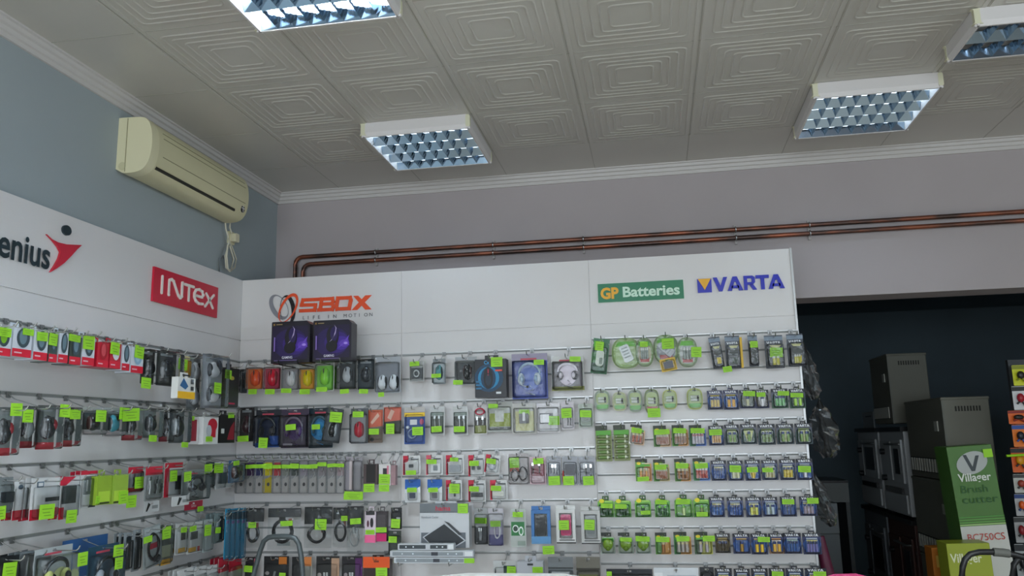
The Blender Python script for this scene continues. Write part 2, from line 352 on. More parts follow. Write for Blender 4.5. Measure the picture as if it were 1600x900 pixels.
# blue wordmark
t, o = signroot('B', 1155, 450, 'blue capital lettering with a yellow triangle in a blue square')
q = [px2('B', *p, o) for p in ((1089, 436.5), (1111, 436), (1111, 457), (1090, 457.5))]
x0, x1, z0, z1 = q[0][0], q[1][0], q[2][1], q[0][1]; BL = mat('#1c28b4', .3)
MB().box(x0, -.008, z0, x1, 0, z1, BL).prism([(x0+.003, z1-.001), (x1-.002, z1-.001), ((x0+x1)/2, z0+.012)], -.008, -.012, YL).build('emblem', t)
def wordmark(m, x, z, w, h, y0, y1, mt):
    g = {'V': [[(0, 1), (.28, 1), (.5, .38), (.72, 1), (1, 1), (.62, 0), (.38, 0)]],
         'A': [[(.36, 1), (.64, 1), (.78, .62), (.22, .62)], [(.22, .62), (.45, .62), (.28, 0), (0, 0)], [(.55, .62), (.78, .62), (1, 0), (.72, 0)], [(.28, .36), (.72, .36), (.76, .17), (.24, .17)]],
         'R': [[(0, 0), (.27, 0), (.27, 1), (0, 1)], [(.27, 1), (.7, 1), (.9, .88), (.9, .52), (.7, .36), (.27, .36), (.27, .54), (.58, .54), (.64, .62), (.64, .76), (.58, .82), (.27, .82)], [(.42, .40), (.72, .40), (1.02, 0), (.7, 0)]],
         'T': [[(0, 1), (1, 1), (1, .78), (0, .78)], [(.36, .78), (.64, .78), (.64, 0), (.36, 0)]]}
    pos = [('V', 0, .205), ('A', .2, .22), ('R', .435, .175), ('T', .605, .185), ('A', .775, .225)]
    for ch, a, b in pos:
        for pl in g[ch]:
            pts = [(x+w*(a+b*p[0]), z+h*p[1]) for p in pl]
            if y0 is None: m.flat(pts, y1, mt)
            else: m.prism(pts, y0, y1, mt)
a = px2('B', 1115, 457.5, o); b = px2('B', 1226, 452, o); tt = px2('B', 1170, 432, o)[1]-px2('B', 1170, 454, o)[1]
m = MB(); wordmark(m, a[0], a[1]+.004, b[0]-a[0], tt, 0, -.012, BL); m.build('lettering', t)

# ------------------------------------------------------------------ ceiling luminaires
TUBE1 = emis('lit_tube', (.80, .91, 1), LAMP_ON); TUBE2 = emis('dim_tube', (.72, .87, 1), LAMP_DIM); TUBE0 = mat('#e8ecec', .3)
HOUS = mat('#d8d4d2', .4); MIR = mat('#94a8ba', .10, 1); YCAP = mat('#d6d4b8', .5)
def luminaire(x0, y0, x1, y1, rows, cols, tube, label):
    z1 = ZC-.001; z0 = ZC-.070
    t = empty('ceiling_light', ((x0+x1)/2, (y0+y1)/2, z1), label, 'ceiling light', 'mirror louvre ceiling lights')
    cx, cy = (x0+x1)/2, (y0+y1)/2; a, b = (x1-x0)/2, (y1-y0)/2; fr = .016; zz = z0-z1
    m = MB()
    for s in (-1, 1):
        m.prism([(-a+.02, zz), (-a+.02, zz+.012), (-a+.005, 0), (a-.005, 0), (a-.02, zz+.012), (a-.02, zz)], s*b, s*(b-fr), HOUS) if False else None
    def side(p, q, inn):                                # sloped housing side from p to q
        P_, Q_ = Vector(p), Vector(q); n = Vector(inn)
        vs = []
        for k in (P_, Q_):
            vs += [k+Vector((0, 0, 0)), k+Vector((0, 0, zz*.72)), k+n*.008+Vector((0, 0, zz)), k+n*fr+Vector((0, 0, zz)), k+n*fr+Vector((0, 0, 0))]
        m.add(vs, [(i, (i+1) % 5, (i+1) % 5+5, i+5) for i in range(5)]+[(0, 1, 2, 3, 4), (9, 8, 7, 6, 5)], HOUS)
    side((-a, -b, 0), (a, -b, 0), (0, 1, 0)); side((a, b, 0), (-a, b, 0), (0, -1, 0)); side((a, -b, 0), (a, b, 0), (-1, 0, 0)); side((-a, b, 0), (-a, -b, 0), (1, 0, 0))
    m.build('housing', t)
    m = MB(); m.box(-a+.03, -b+.03, -.006, a-.03, b-.03, -.002, mat('#e4e8ea', .3)); m.build('back_plate', t)
    for sx in (-1, 1):
        for sy in (-1, 1): MB().rbox(sx*a-sx*.02, -.010, zz*.9, sx*a+sx*.0012, .010, 0-.002, .008, YCAP).build('corner_cap', t, (0, sy*(b-.0092), 0))
    A, B = a-fr-.002, b-fr-.002; zb, zt = zz+.002, zz+.040
    m = MB()
    for r in range(1, rows):                            # long V reflectors along x
        y = -B+2*B*r/rows; m.add([(-A, y-.020, zt), (-A, y, zb), (-A, y+.020, zt), (A, y-.020, zt), (A, y, zb), (A, y+.020, zt)], [(0, 1, 4, 3), (1, 2, 5, 4), (0, 3, 5, 2)], MIR)
    for s in (-1, 1): m.add([(-A, s*B, zb), (-A, s*(B-.012), zt), (A, s*(B-.012), zt), (A, s*B, zb)], [(0, 1, 2, 3)], MIR)
    for c in range(1, cols):                            # cross blades, bowed
        x = -A+2*A*c/cols
        for r in range(rows):
            ya, yb = -B+2*B*r/rows, -B+2*B*(r+1)/rows; n = 6; vs = []
            for k in range(n+1):
                f = k/n; y = ya+(yb-ya)*f; w = .007+.016*abs(2*f-1)**2
                vs += [(x-w, y, zt), (x, y, zb+.002), (x+w, y, zt)]
            fs = []
            for k in range(n): i = 3*k; fs += [(i, i+3, i+4, i+1), (i+1, i+4, i+5, i+2)]
            m.add(vs, fs, MIR)
    m.build('louvre', t)
    for r in range(rows):
        y = -B+2*B*(r+.5)/rows; o_ = MB().cyl((0, y, -.022), .009, 2*A-.04, 'x', tube, 10).build('tube', t)
    return t
luminaire(-1.335, 3.565, -.797, 4.10, 4, 8, TUBE2, 'square louvre light before the corner, left of the two near back wall')
luminaire(.757, 3.575, 1.293, 4.105, 4, 8, TUBE2, 'square louvre light near back wall above the blue lettering and opening')
luminaire(-1.335, 1.985, -.80, 2.525, 4, 8, TUBE1, 'brightly lit louvre light cut by the top edge of the photo')
luminaire(1.225, 3.02, 2.42, 3.335, 2, 16, TUBE0, 'unlit oblong louvre light at the upper right corner')
for (x, y, lb) in ((.9, .4, 'overhead nearest the camera'), (-1.07, .0, 'near the left wall'), (2.9, .4, 'near the right wall'), (.9, -2.0, 'nearest the shop window')):     # unseen lamps added behind the camera as the main room light
    luminaire(x-.27, y-.27, x+.27, y+.27, 4, 8, TUBE0, 'unseen louvre ceiling light behind the viewer, '+lb)
    area('unseen_lamp_light', (x, y, ZC-.09), (0, 0, 0), .5, .5, 24, (.94, .97, 1), 135)

# ------------------------------------------------------------------ air conditioner
ACM = mat('#d2cca6', .42, 0, .5, .03, 4); ACD = mat('#2a2a22', .6); ACG = mat('#8c8868', .6)
t = empty('air_conditioner', (XW, 3.455, 1.163+EYE), 'cream wall air conditioner high on the left wall', 'air conditioner', None, (0, 0, pi/2))
H_ = .25; L2 = .43
ctl = [(0, .02), (-.03, .002), (-.085, .0), (-.125, .012), (-.150, .045), (-.161, .09), (-.163, .14), (-.156, .19), (-.138, .228), (-.11, .245), (-.02, H_), (0, H_)]
prof = []
for i in range(1, len(ctl)-2):
    p0, p1, p2, p3 = ctl[i-1:i+3]
    for q in range(4):
        f = q/4; prof.append(tuple(.5*(2*p1[j]+(p2[j]-p0[j])*f+(2*p0[j]-5*p1[j]+4*p2[j]-p3[j])*f*f+(3*p1[j]-p0[j]-3*p2[j]+p3[j])*f**3) for j in (0, 1)))
prof = [ctl[0]]+prof+[ctl[-2], ctl[-1]]
def extr(m, x0, x1, pr, mt):
    k = len(pr); m.add([(x, y, z) for x in (x0, x1) for y, z in pr], [(i, i+k, (i+1) % k+k, (i+1) % k) for i in range(k-1)], mt, True)
    m.add([(x0, y, z) for y, z in pr], [list(range(k))], mt); m.add([(x1, y, z) for y, z in pr], [list(range(k-1, -1, -1))], mt); m.add([(x, y, z) for x in (x0, x1) for y, z in (pr[0], pr[-1])], [(0, 1, 3, 2)], mt)
m = MB(); extr(m, -L2+.055, L2, prof, ACM); m.build('body', t)
m = MB(); extr(m, -L2, -L2+.053, [(min(y*1.012, 0), .125+(z-.125)*1.012) for y, z in prof], mat('#dcd6b2', .42)); m.build('end_cover', t)
def onprof(z):
    for (a, b) in zip(prof[6:-2], prof[7:-1]):
        if a[1] <= z <= b[1]: f = (z-a[1])/(b[1]-a[1]); return a[0]+(b[0]-a[0])*f
    return -.163
for z in (.090, .175, .200): y = onprof(z); MB().box(-L2+.09, y-.0012, z-.0016, L2-.03, y+.004, z+.0016, ACG).build('panel_groove', t)
y = onprof(.035); MB().box(-L2+.065, y-.003, .028, L2-.11, y+.012, .042, ACD).build('air_outlet', t)
MB().box(-L2+.065, y-.006, .040, L2-.11, y-.002, .044, ACM).build('flap', t)
m = MB(); y = onprof(.055)-.004; m.prism(oval(L2-.045, .060, .016, .022), y+.006, y, mat('#141414')); m.box(L2-.060, y-.001, .058, L2-.030, y, .062, mat('#e8e8e8')); m.box(L2-.047, y-.001, .040, L2-.043, y, .080, mat('#e8e8e8')); m.build('round_badge', t)
m = MB(); m.cyl((-L2-.001, -.03, .03), .018, .002, 'x', mat('#c8c29c', .5), 16); m.build('screw_cover', t)
MB().box(-L2-.0025, -.045, .004, -L2, -.043, H_-.004, ACG).build('cover_seam', t)
# power cord and socket under it
c = onX(362, 372, XW+.01); ACO = t
t = empty('power_socket', (XW, c.y, c.z), 'cream wall socket under the air conditioner', 'socket', None, (0, 0, pi/2))
MB().rbox(-.03, 0, -.035, .03, -.012, .035, .008, mat('#d8d0a8')).build('socket_plate', t); MB().rbox(-.02, -.012, -.024, .02, -.045, .022, .008, mat('#e0d8b8')).build('plug', t)
c = onX(358, 345, XW+.03); m = MB(); CORD = mat('#d2cdb8', .5)
pth = [onX(*p, XW+.035) for p in ((352, 346), (353, 358), (356, 368), (358, 380), (352, 400), (353, 418), (359, 424), (367, 418), (369, 405), (362, 385), (356, 372))]
m.tube(pth, .0045, CORD); m.tube([onX(*p, XW+.045) for p in ((356, 382), (354, 400), (356, 420), (361, 423), (365, 405), (359, 384))], .0045, CORD)
m.tube([onX(*p, XW+.03) for p in ((360, 345), (359, 356), (362, 364))], .004, CORD)
o = m.build('power_cord', ACO); o.matrix_parent_inverse = (Matrix.Translation((XW, 3.455, 1.163+EYE)) @ Matrix.Rotation(pi/2, 4, 'Z')).inverted()
m = MB(); m.tube([onX(*p, XW+.012) for p in ((343, 425), (344, 404), (349, 400), (352, 408), (352, 420))], .005, mat('#80868c'))
tag(m.build('grey_cable'), 'thin grey cable loop rising behind the left panel', 'cable')

# ------------------------------------------------------------------ copper pipes
def copper():
    m = bpy.data.materials.new('aged_copper'); m.use_nodes = True; nt = m.node_tree; b = nt.nodes['Principled BSDF']; b.inputs['Metallic'].default_value = .75; b.inputs['Roughness'].default_value = .38
    tc = nt.nodes.new('ShaderNodeTexCoord'); mp = nt.nodes.new('ShaderNodeMapping'); mp.inputs['Scale'].default_value = (1.6, 6, 6); n = nt.nodes.new('ShaderNodeTexNoise'); n.inputs['Scale'].default_value = 3; n.inputs['Detail'].default_value = 8
    r = nt.nodes.new('ShaderNodeValToRGB'); r.color_ramp.elements[0].position = .42; r.color_ramp.elements[0].color = (*hexc('#54443f'), 1); r.color_ramp.elements[1].position = .68; r.color_ramp.elements[1].color = (*hexc('#a8644a'), 1)
    nt.links.new(tc.outputs['Object'], mp.inputs[0]); nt.links.new(mp.outputs[0], n.inputs['Vector']); nt.links.new(n.outputs['Fac'], r.inputs[0]); nt.links.new(r.outputs[0], b.inputs['Base Color']); return m
COP = copper()
yp = YW-.035
for (ua, va, ub, vb, ul, ur, lab) in ((470, 402, 1600, 330, 461, 9, 'upper copper pipe running along the back wall'), (484, 413, 1600, 344, 473, 9, 'lower copper pipe running along the back wall')):
    A = onY(ua, va, yp); B = onY(ub, vb, yp); dz = (A.z+B.z)/2; xv = onY(ul, va+20, yp).x
    r = .0125; zt = dz; R_ = .045
    pts = [(xv, yp, 1.9), (xv, yp, zt-R_)]+[(xv+R_-R_*cos(a), yp, zt-R_+R_*sin(a)) for a in (pi/8, pi/4, 3*pi/8, pi/2)]+[(x, yp, zt) for x in (0, 1, 2, XR-.01)]
    tag(MB().tube(pts, r, COP, 10).build('copper_pipe'), lab, 'pipe', 'copper heating pipes')
    if lab[0] == 'u': zU = zt
    else: zL = zt
for k, u in enumerate((587, 770, 911, 1150, 1266, 1700)):
    p = onY(u, 370, yp); t = empty('pipe_clamp', (p.x, YW, (zU+zL)/2), 'metal pipe clamp, %s from the corner holding both pipes' % ['first', 'second', 'third', 'fourth', 'fifth', 'sixth'][k], 'clamp', 'pipe clamps on the back wall')
    m = MB()
    for z in (zU, zL):
        m.tube([(0, -.035+.016*cos(a*pi/5), z-(zU+zL)/2+.016*sin(a*pi/5)) for a in range(10)], .004, CHROME, 6, True)
    m.build('clamp_ring', t); MB().box(-.006, -.02, -(zU-zL)/2-.03, .006, 0, (zU-zL)/2+.03, mat('#b0aca8')).build('bracket', t)

# ------------------------------------------------------------------ products
TAGM = mat('#98d42c', .55); TAGP = mat('#6c9c28', .6)
ORD = 'first second third fourth fifth sixth seventh eighth ninth tenth eleventh twelfth thirteenth fourteenth fifteenth sixteenth seventeenth eighteenth nineteenth twentieth'.split()
def art(m, w, h, y, items):
    """printing on the front: fractions of the card, x from the left, z from the bottom"""
    X = lambda a: -w/2+a*w
    Z = lambda b: -h+b*h
    for k, it in enumerate(items):
        yy = y-.0006*(k+1); c = it[-1]
        if it[0] == 'r': m.flat([(X(it[1]), Z(it[2])), (X(it[3]), Z(it[2])), (X(it[3]), Z(it[4])), (X(it[1]), Z(it[4]))], yy, c)
        elif it[0] == 'e': m.flat(oval(X(it[1]), Z(it[2]), it[3]*w, it[4]*h), yy, c)
        elif it[0] == 'p': m.flat([(X(a), Z(b)) for a, b in it[1]], yy, c)
        elif it[0] == 't': m.text(it[1], X(it[2]), Z(it[3]), it[4]*h, yy, c, .01, it[5])
        elif it[0] == 'w': wordmark(m, X(it[1]), Z(it[2]), it[3]*w, it[4]*h, None, yy, mat(c))
def cardmesh(w, h, base, items, th=.0015, r=.004, tab=None, slot=True, edge=None):
    m = MB(); hz = 0
    if slot:                                            # hanging slot: card top is built round the hole
        sw, s0, s1 = min(.018, w*.3), -.018, -.010
        top = rrect(-w/2, -.030, w/2, 0, r); bz = -.024
        m.rbox(-w/2, 0, -h, w/2, -th, -.022, r, base)
        if tab: tw = tab[0]*w/2; col = tab[1]
        else: tw = w/2; col = base
        m.box(-tw, 0, -.0225, -sw/2, -th, 0, col); m.box(sw/2, 0, -.0225, tw, -th, 0, col); m.box(-sw/2, 0, -.0225, sw/2, -th, s0+.004, col); m.box(-sw/2, 0, s1+.004, sw/2, -th, 0, col)
    else: m.rbox(-w/2, 0, -h, w/2, -th, 0, r, base)
    art(m, w, h, -th, items); return m
def blister(x0, z0, x1, z1, d, y=-.002, inset=.004, m_=None):
    m = MB(); m_ = m_ or CLEAR; a = rrect(x0, z0, x1, z1, .008, 3); b = rrect(x0+inset, z0+inset, x1-inset, z1-inset, .008, 3); n = len(a)
    m.add([(x, y, z) for x, z in a]+[(x, y-d*.8, z) for x, z in a]+[(x, y-d, z) for x, z in b], [(i, (i+1) % n, (i+1) % n+n, i+n) for i in range(n)]+[(i+n, (i+1) % n+n, (i+1) % n+2*n, i+2*n) for i in range(n)], m_, True)
    m.add([(x, y-d, z) for x, z in b], [list(range(n))], m_); return m
def mousemesh(w, h, d, y, cx, cz, col, side='#202428', wheel='#202020', rough=.18):
    """computer mouse seen from above, nose up"""
    m = MB()
    def f(x, y_, z):
        wz = 1-.16*max(0, z/(h/2))-.10*math.exp(-((z-.05*h)/(h*.18))**2); return x*wz, min(y_, 0)*(1-.25*z/(h/2)), z
    m.ell((cx, y, cz), (w/2, d, h/2), mat(col, rough), 16, 12, fn=f)
    if side:
        for s in (-1, 1):
            m.ell((cx+s*w*.33, y-.001, cz-.02*h), (w*.16, d*.62, h*.40), mat(side, .35), 8, 8)
    m.ell((cx, y-d*.80, cz+h*.27), (w*.055, d*.16, h*.10), mat(wheel, .4), 8, 6)
    m.box(cx-.0006, y-d*.98, cz+h*.12, cx+.0006, y-d*.55, cz+h*.42, '#303030') if w > .03 else None
    return m
def cells(x0, x1, z0, z1, n, y, body, cap='#c8c8c4', band=None):
    r = min((x1-x0)/n/2*.92, .008); out = []
    for k in range(n):
        x = x0+(x1-x0)*(k+.5)/n; m = MB(); zz = z1-(z1-z0)*.25
        m.cyl((x, y-r, (z0+zz)/2), r, zz-z0, 'z', mat(body, .3), 10); m.cyl((x, y-r, (zz+z1)/2), r*1.001, z1-zz, 'z', mat(band or cap, .3), 10); m.cyl((x, y-r, z1+.0015), r*.35, .003, 'z', CHROME, 6)
        out.append(m)
    return out
def coil(w, h, y, cx, cz, col, n=4, r=.0032):
    m = MB()
    for k in range(n):
        a, b = w/2*(.78+.22*random.random()), h/2*(.78+.22*random.random())
        m.tube([(cx+a*cos(2*pi*i/20)+random.uniform(-.001, .001), y-.003-.003*k-.001*sin(i), cz+b*sin(2*pi*i/20)) for i in range(20)], r, mat(col, .4), 6, True)
    return m
def phones(w, h, y, cx, cz, col, cup, mic=True):
    parts = []
    m = MB(); R1, R2 = w*.44, h*.50
    m.tube([(cx+R1*cos(pi*k/16), y-.012-.006*sin(pi*k/16), cz+R2*.15+R2*.78*sin(pi*k/16)) for k in range(17)], [.0045+.003*sin(pi*k/16) for k in range(17)], mat(col, .3), 8)
    parts.append(('headband', m))
    for s in (-1, 1):
        m = MB(); m.ell((cx+s*w*.34, y-.018, cz-h*.12), (w*.15, .016, h*.24), mat(cup, .35), 14, 8); m.ell((cx+s*w*.30, y-.026, cz-h*.12), (w*.09, .014, h*.15), mat(col, .3), 12, 8); parts.append(('ear_cup', m))
    if mic:
        m = MB(); m.tube([(cx-w*.34, y-.03, cz-h*.15), (cx-w*.28, y-.034, cz-h*.36), (cx-w*.08, y-.036, cz-h*.42)], .0026, mat(cup, .4)); m.ell((cx-w*.06, y-.036, cz-h*.42), (.008, .006, .006), mat('#181818')); parts.append(('microphone', m))
    return parts
K = {}
def kind(f): K[f.__name__] = f; return f
# every kind returns (object name, category, front depth, [(part name, MB)...])
@kind
def varta(w, h, col='#102458', top='#0c1222', n=4, cell='#e8d040', tri='#e8d860', glow='#2458a4', band=None, bez='#0a1c48', **k):
    it = [('r', 0, .74, 1, .90, top), ('w', .13, .755, .74, .105, '#f0f2f6'), ('p', [(0, 0), (1, 0), (1, .3), (.72, .68), (.28, .68), (0, .3)], bez),
          ('p', [(.12, .1), (.88, .1), (.98, .45), (.8, .70), (.2, .70), (.02, .45)], glow), ('r', .2, .61, .8, .69, '#dfe6ee' if band is None else band), ('p', [(.2, .60), (.8, .60), (.62, .12), (.38, .12)], tri)]
    P = [('backing_card', cardmesh(w, h, mat(col, .3), it, r=.005, tab=(.34, top)))]
    nn = n
    for c in cells(-w*.30, w*.30, -h*.88, -h*.44, nn, -.005, cell, band='#283a70' if cell != '#283a70' else '#c8b030'): P.append(('battery', c))
    P.append(('blister', blister(-w*.4, -h*.96, w*.4, -h*.34, .018)))
    return 'battery_pack', 'battery pack', .020, P
@kind
def gp(w, h, right='#c88a24', left='#4c8a20', n=4, cell='#9c6838', tri=None, head='#1c2818', band='#c8bc90', **k):
    it = [('p', [(0, 0), (.35, 0), (.62, .88), (0, .88)], left), ('r', 0, .86, .62, 1, head), ('r', .1, .66, .92, .76, '#58b030'), ('e', .22, .80, .13, .07, '#e8d020'), ('r', .4, .78, .86, .82, '#dfe8c0')]
    P = [('backing_card', cardmesh(w, h, mat(right, .35), it, tab=(.5, head)))]
    for c in cells(-w*.34, w*.36, -h*.88, -h*.42, n, -.005, cell, band=band): P.append(('battery', c))
    P.append(('blister', blister(-w*.42, -h*.95, w*.44, -h*.36, .018)))
    return 'battery_pack', 'battery pack', .020, P
@kind
def gpgreen(w, h, n=4, cell='#1c5220', base='#62a824', **k):
    it = [('r', 0, 0, 1, .18, '#3c8420'), ('e', .26, .76, .16, .10, '#e8dc20'), ('r', .45, .70, .92, .78, '#a8dc60'), ('r', .1, .48, .9, .58, '#2c8430')]
    P = [('backing_card', cardmesh(w, h, mat(base, .35), it, r=.008, tab=(.4, '#2c5a20')))]
    for c in cells(-w*.34, w*.34, -h*.90, -h*.45, n, -.005, cell, band='#6cc43c'): P.append(('battery', c))
    P.append(('blister', blister(-w*.42, -h*.97, w*.42, -h*.38, .018)))
    return 'battery_pack', 'battery pack', .020, P
@kind
def lump(w, h, **k):
    it = [('r', 0, .84, .55, 1, '#283028'), ('r', .05, .1, .95, .8, '#a8b4a0'), ('r', .1, .55, .9, .74, '#58b030')]
    P = [('backing_card', cardmesh(w, h, mat('#8c9a90', .35), it, tab=(.5, '#283028')))]
    m = MB(); m.ell((-.0, -.008, -h*.55), (w*.36, .012, h*.27), mat('#8cb428', .4), 12, 8); m.ell((0, -.012, -h*.72), (w*.2, .012, h*.14), mat('#7ca024', .4), 10, 6); P.append(('green_wrapped_battery', m))
    P.append(('blister', blister(-w*.42, -h*.95, w*.42, -h*.3, .024)))
    return 'battery_pack', 'battery pack', .026, P
@kind
def gpoval(w, h, base='#b4c870', dev='#d8dcd0', bottom='#58b428', **k):
    m = MB(); m.prism(oval(0, -h/2, w/2, h/2, 32, 3.2), 0, -.0015, mat(base, .35))
    m.flat(oval(0, -h*.42, w*.40, h*.30, 24, 3), -.0022, '#a4b860'); m.flat([(-w*.38, -h*.70), (w*.38, -h*.70), (w*.34, -h*.90), (-w*.34, -h*.90)], -.003, bottom); m.box(-.009, -.0035, -.012, .009, -.0015, -.005, '#303820')
    P = [('backing_card', m)]
    for z in (.40, .54):
        c = MB(); c.cyl((0, -.010, -h*z), .007, w*.50, 'x', mat(dev, .3), 10); c.cyl((w*.2, -.010, -h*z), .0072, w*.12, 'x', mat('#28301c', .3), 10); P.append(('battery', c))
    a = oval(0, -h*.5, w*.46, h*.46, 28, 3); b = oval(0, -h*.5, w*.43, h*.44, 28, 3); n = 28; s = MB()
    s.add([(x, -.002, z) for x, z in a]+[(x, -.022, z) for x, z in b], [(i, (i+1) % n, (i+1) % n+n, i+n) for i in range(n)], CLEAR, True); s.add([(x, -.022, z) for x, z in b], [list(range(n))], CLEAR); P.append(('blister', s))
    return 'battery_pack', 'battery pack', .024, P
@kind
def bigoval(w, h, base='#9cc060', inner='#b4cc90', dev='#e4e8e8', devrot=0, n=0, red=False, **k):
    m = MB(); m.prism(oval(0, -h/2, w/2, h/2, 36, 2.6), 0, -.0015, mat(base, .35)); m.flat(oval(0, -h*.55, w*.38, h*.33, 28, 2.4), -.0024, inner); m.flat([(-w*.28, -h*.12), (w*.28, -h*.12), (w*.36, -h*.28), (-w*.36, -h*.28)], -.003, '#66c028')
    if red: m.flat([(-w*.25, -h*.70), (w*.25, -h*.70), (w*.25, -h*.84), (-w*.25, -h*.84)], -.0036, '#b02818')
    P = [('backing_card', m)]
    if n:
        for c in cells(-w*.22, w*.22, -h*.74, -h*.34, n, -.005, '#9aa49c', band='#e0e0dc'): P.append(('battery', c))
    else:
        c = MB(); pts = rrect(-w*.17, -h*.80, w*.17, -h*.24, .010); cc, ss = cos(devrot), sin(devrot)
        c.prism([(x*cc-(z+h*.5)*ss, x*ss+(z+h*.5)*cc-h*.5) for x, z in pts], -.003, -.022, mat(dev, .3))
        for q in range(4): c.flat([(x*cc-(z+h*.5)*ss, x*ss+(z+h*.5)*cc-h*.5) for x, z in rrect(-w*.11, -h*(.36+.1*q), w*.11, -h*(.32+.1*q), .001)], -.0226, '#98a0a0')
        P.append(('charger', c))
    a = oval(0, -h*.5, w*.49, h*.49, 30, 2.6); b = oval(0, -h*.5, w*.45, h*.46, 30, 2.6); q = 30; s = MB()
    s.add([(x, -.002, z) for x, z in a]+[(x, -.032, z) for x, z in b], [(i, (i+1) % q, (i+1) % q+q, i+q) for i in range(q)], CLEAR, True); s.add([(x, -.032, z) for x, z in b], [list(range(q))], CLEAR); P.append(('blister', s))
    return 'charger_pack', 'charger pack', .034, P
@kind
def gpcharger(w, h, **k):
    it = [('r', 0, 0, 1, .28, '#145a34'), ('r', .05, .66, .6, .92, '#5cc030'), ('p', [(.0, .3), (.5, .3), (.3, .62), (0, .6)], '#3c9a40')]
    P = [('backing_card', cardmesh(w, h, mat('#1c6c3c', .35), it, r=.012))]
    c = MB(); c.rbox(-w*.22, -.003, -h*.80, w*.26, -.034, -h*.34, .016, mat('#d4dccc', .3)); c.flat(rrect(.0, -h*.74, w*.2, -h*.56, .004), -.0346, '#70806c'); P.append(('charger', c))
    P.append(('blister', blister(-w*.44, -h*.96, w*.44, -h*.26, .038)))
    return 'charger_pack', 'charger pack', .040, P
@kind
def strip(w, h, **k):
    it = [('r', 0, .86, .6, 1, '#303828'), ('r', .04, .72, .96, .86, '#58a830')]
    P = [('backing_card', cardmesh(w, h, mat('#7c8848', .4), it, tab=(.5, '#303828')))]
    n = 5
    for q in range(n):
        z = -h*(.24+.72*(q+.5)/n); c = MB(); c.cyl((0, -.009, z), .008, w*.55, 'x', mat('#6c8c44', .35), 10); c.cyl((w*.22, -.009, z), .0083, w*.1, 'x', mat('#d8dcc0', .3), 10); P.append(('battery', c))
        c = MB(); c.add(*_bx(-w*.42, -.002, z-h*.05, w*.42, -.016, z+h*.05), CLEAR); P.append(('blister', c))
    return 'battery_strip', 'battery pack', .018, P
def _bx(x0, y0, z0, x1, y1, z1):
    i = .004; return ([(x0, y0, z0), (x1, y0, z0), (x1, y0, z1), (x0, y0, z1), (x0+i, y1, z0+i), (x1-i, y1, z0+i), (x1-i, y1, z1-i), (x0+i, y1, z1-i)], [(4, 5, 6, 7), (0, 1, 5, 4), (1, 2, 6, 5), (2, 3, 7, 6), (3, 0, 4, 7)])
@kind
def vcharger(w, h, dev='#202428', acc='#e0c830', wide=False, strip=None, n=0, **k):
    it = [('r', 0, .84, 1, .96, '#8090a0'), ('w', .12, .72, .76, .09, '#e8ecf0'), ('p', [(.25, .70), (.9, .70), (.6, .50)], '#ece8a0'), ('r', 0, 0, 1, .2, '#283040')]
    m = cardmesh(w, h, mat('#39424e', .3), it, r=.005)
    if strip: m.box(w/2, -.0, -h, w/2+.010, -.022, -.01, strip)
    P = [('backing_card', m)]
    c = MB(); c.rbox(-w*.34, -.003, -h*.93, w*.36, -.036, -h*.40, .007, mat(dev, .3)); c.flat(rrect(-w*.1, -h*.88, w*.26, -h*.68, .002), -.0366, acc); c.flat(rrect(-w*.26, -h*.62, w*.28, -h*.45, .003), -.0366, '#38403c'); P.append(('charger', c))
    if n:
        for c in cells(-w*.2, w*.2, -h*.92, -h*.66, n, -.037, '#d8d040', band='#e8e8e0'): P.append(('battery', c))
    P.append(('blister', blister(-w*.46, -h*.98, w*.46, -h*.28, .056 if n else .042)))
    return 'charger_pack', 'charger pack', .045, P
@kind
def mouse(w, h, card='#e07030', head='#c8c8c4', col='#e05018', side='#401810', full=True, band=None, foot=None, mw=.58, mh=.60, mx=0, mz=.5, n=1, ins=None, **k):
    it = [('r', .04, .03, .96, .80, ins or card), ('r', .08, .84, .6, .87, '#707070')]
    if foot: it.append(('r', 0, 0, 1, .20, foot)); it.append(('r', .12, .08, .5, .11, '#f0dede'))
    if band: it.append(('r', 0, .44, 1, .56, band))
    P = [('backing_card', cardmesh(w, h, mat(head, .4), it))]
    for q in range(n):
        cx = mx*w+(0 if n == 1 else (q-.5)*w*.46); ww = w*mw if n == 1 else w*.40
        mo = mousemesh(ww, h*mh, .026, -.004, cx, -h*mz-h*.04, col, side); P.append(('mouse', mo))
    P.append(('blister', blister(-w*.47, -h*.975, w*.47, -h*.16, .036, inset=.006)))
    return 'mouse_pack', 'mouse pack', .039, P
@kind
def clam(w, h, col='#202428', side='#303438', card='#50565a', foot=None, n=1, mw=.62, mh=.55, mz=.5, acc=None, **k):      # larger clear clamshell
    it = [('r', .15, .86, .8, .93, '#888e90')]
    if foot: it.append(('r', 0, 0, 1, .16, foot))
    P = [('backing_card', cardmesh(w*.94, h, mat(card, .4), it))]
    for q in range(n):
        z = -h*mz if n == 1 else -h*(.28+.46*q)
        mo = mousemesh(w*mw, h*mh/(1 if n == 1 else 1.6), .028, -.004, 0, z, col, side)
        if acc: mo.ell((w*.12, -.022, z+h*.05), (w*.14, .012, h*.14), mat(acc, .25), 8, 6)
        P.append(('mouse', mo))
    P.append(('clamshell', blister(-w/2, -h*.99, w/2, -h*.01, .042, inset=.010)))
    return 'mouse_pack', 'mouse pack', .045, P
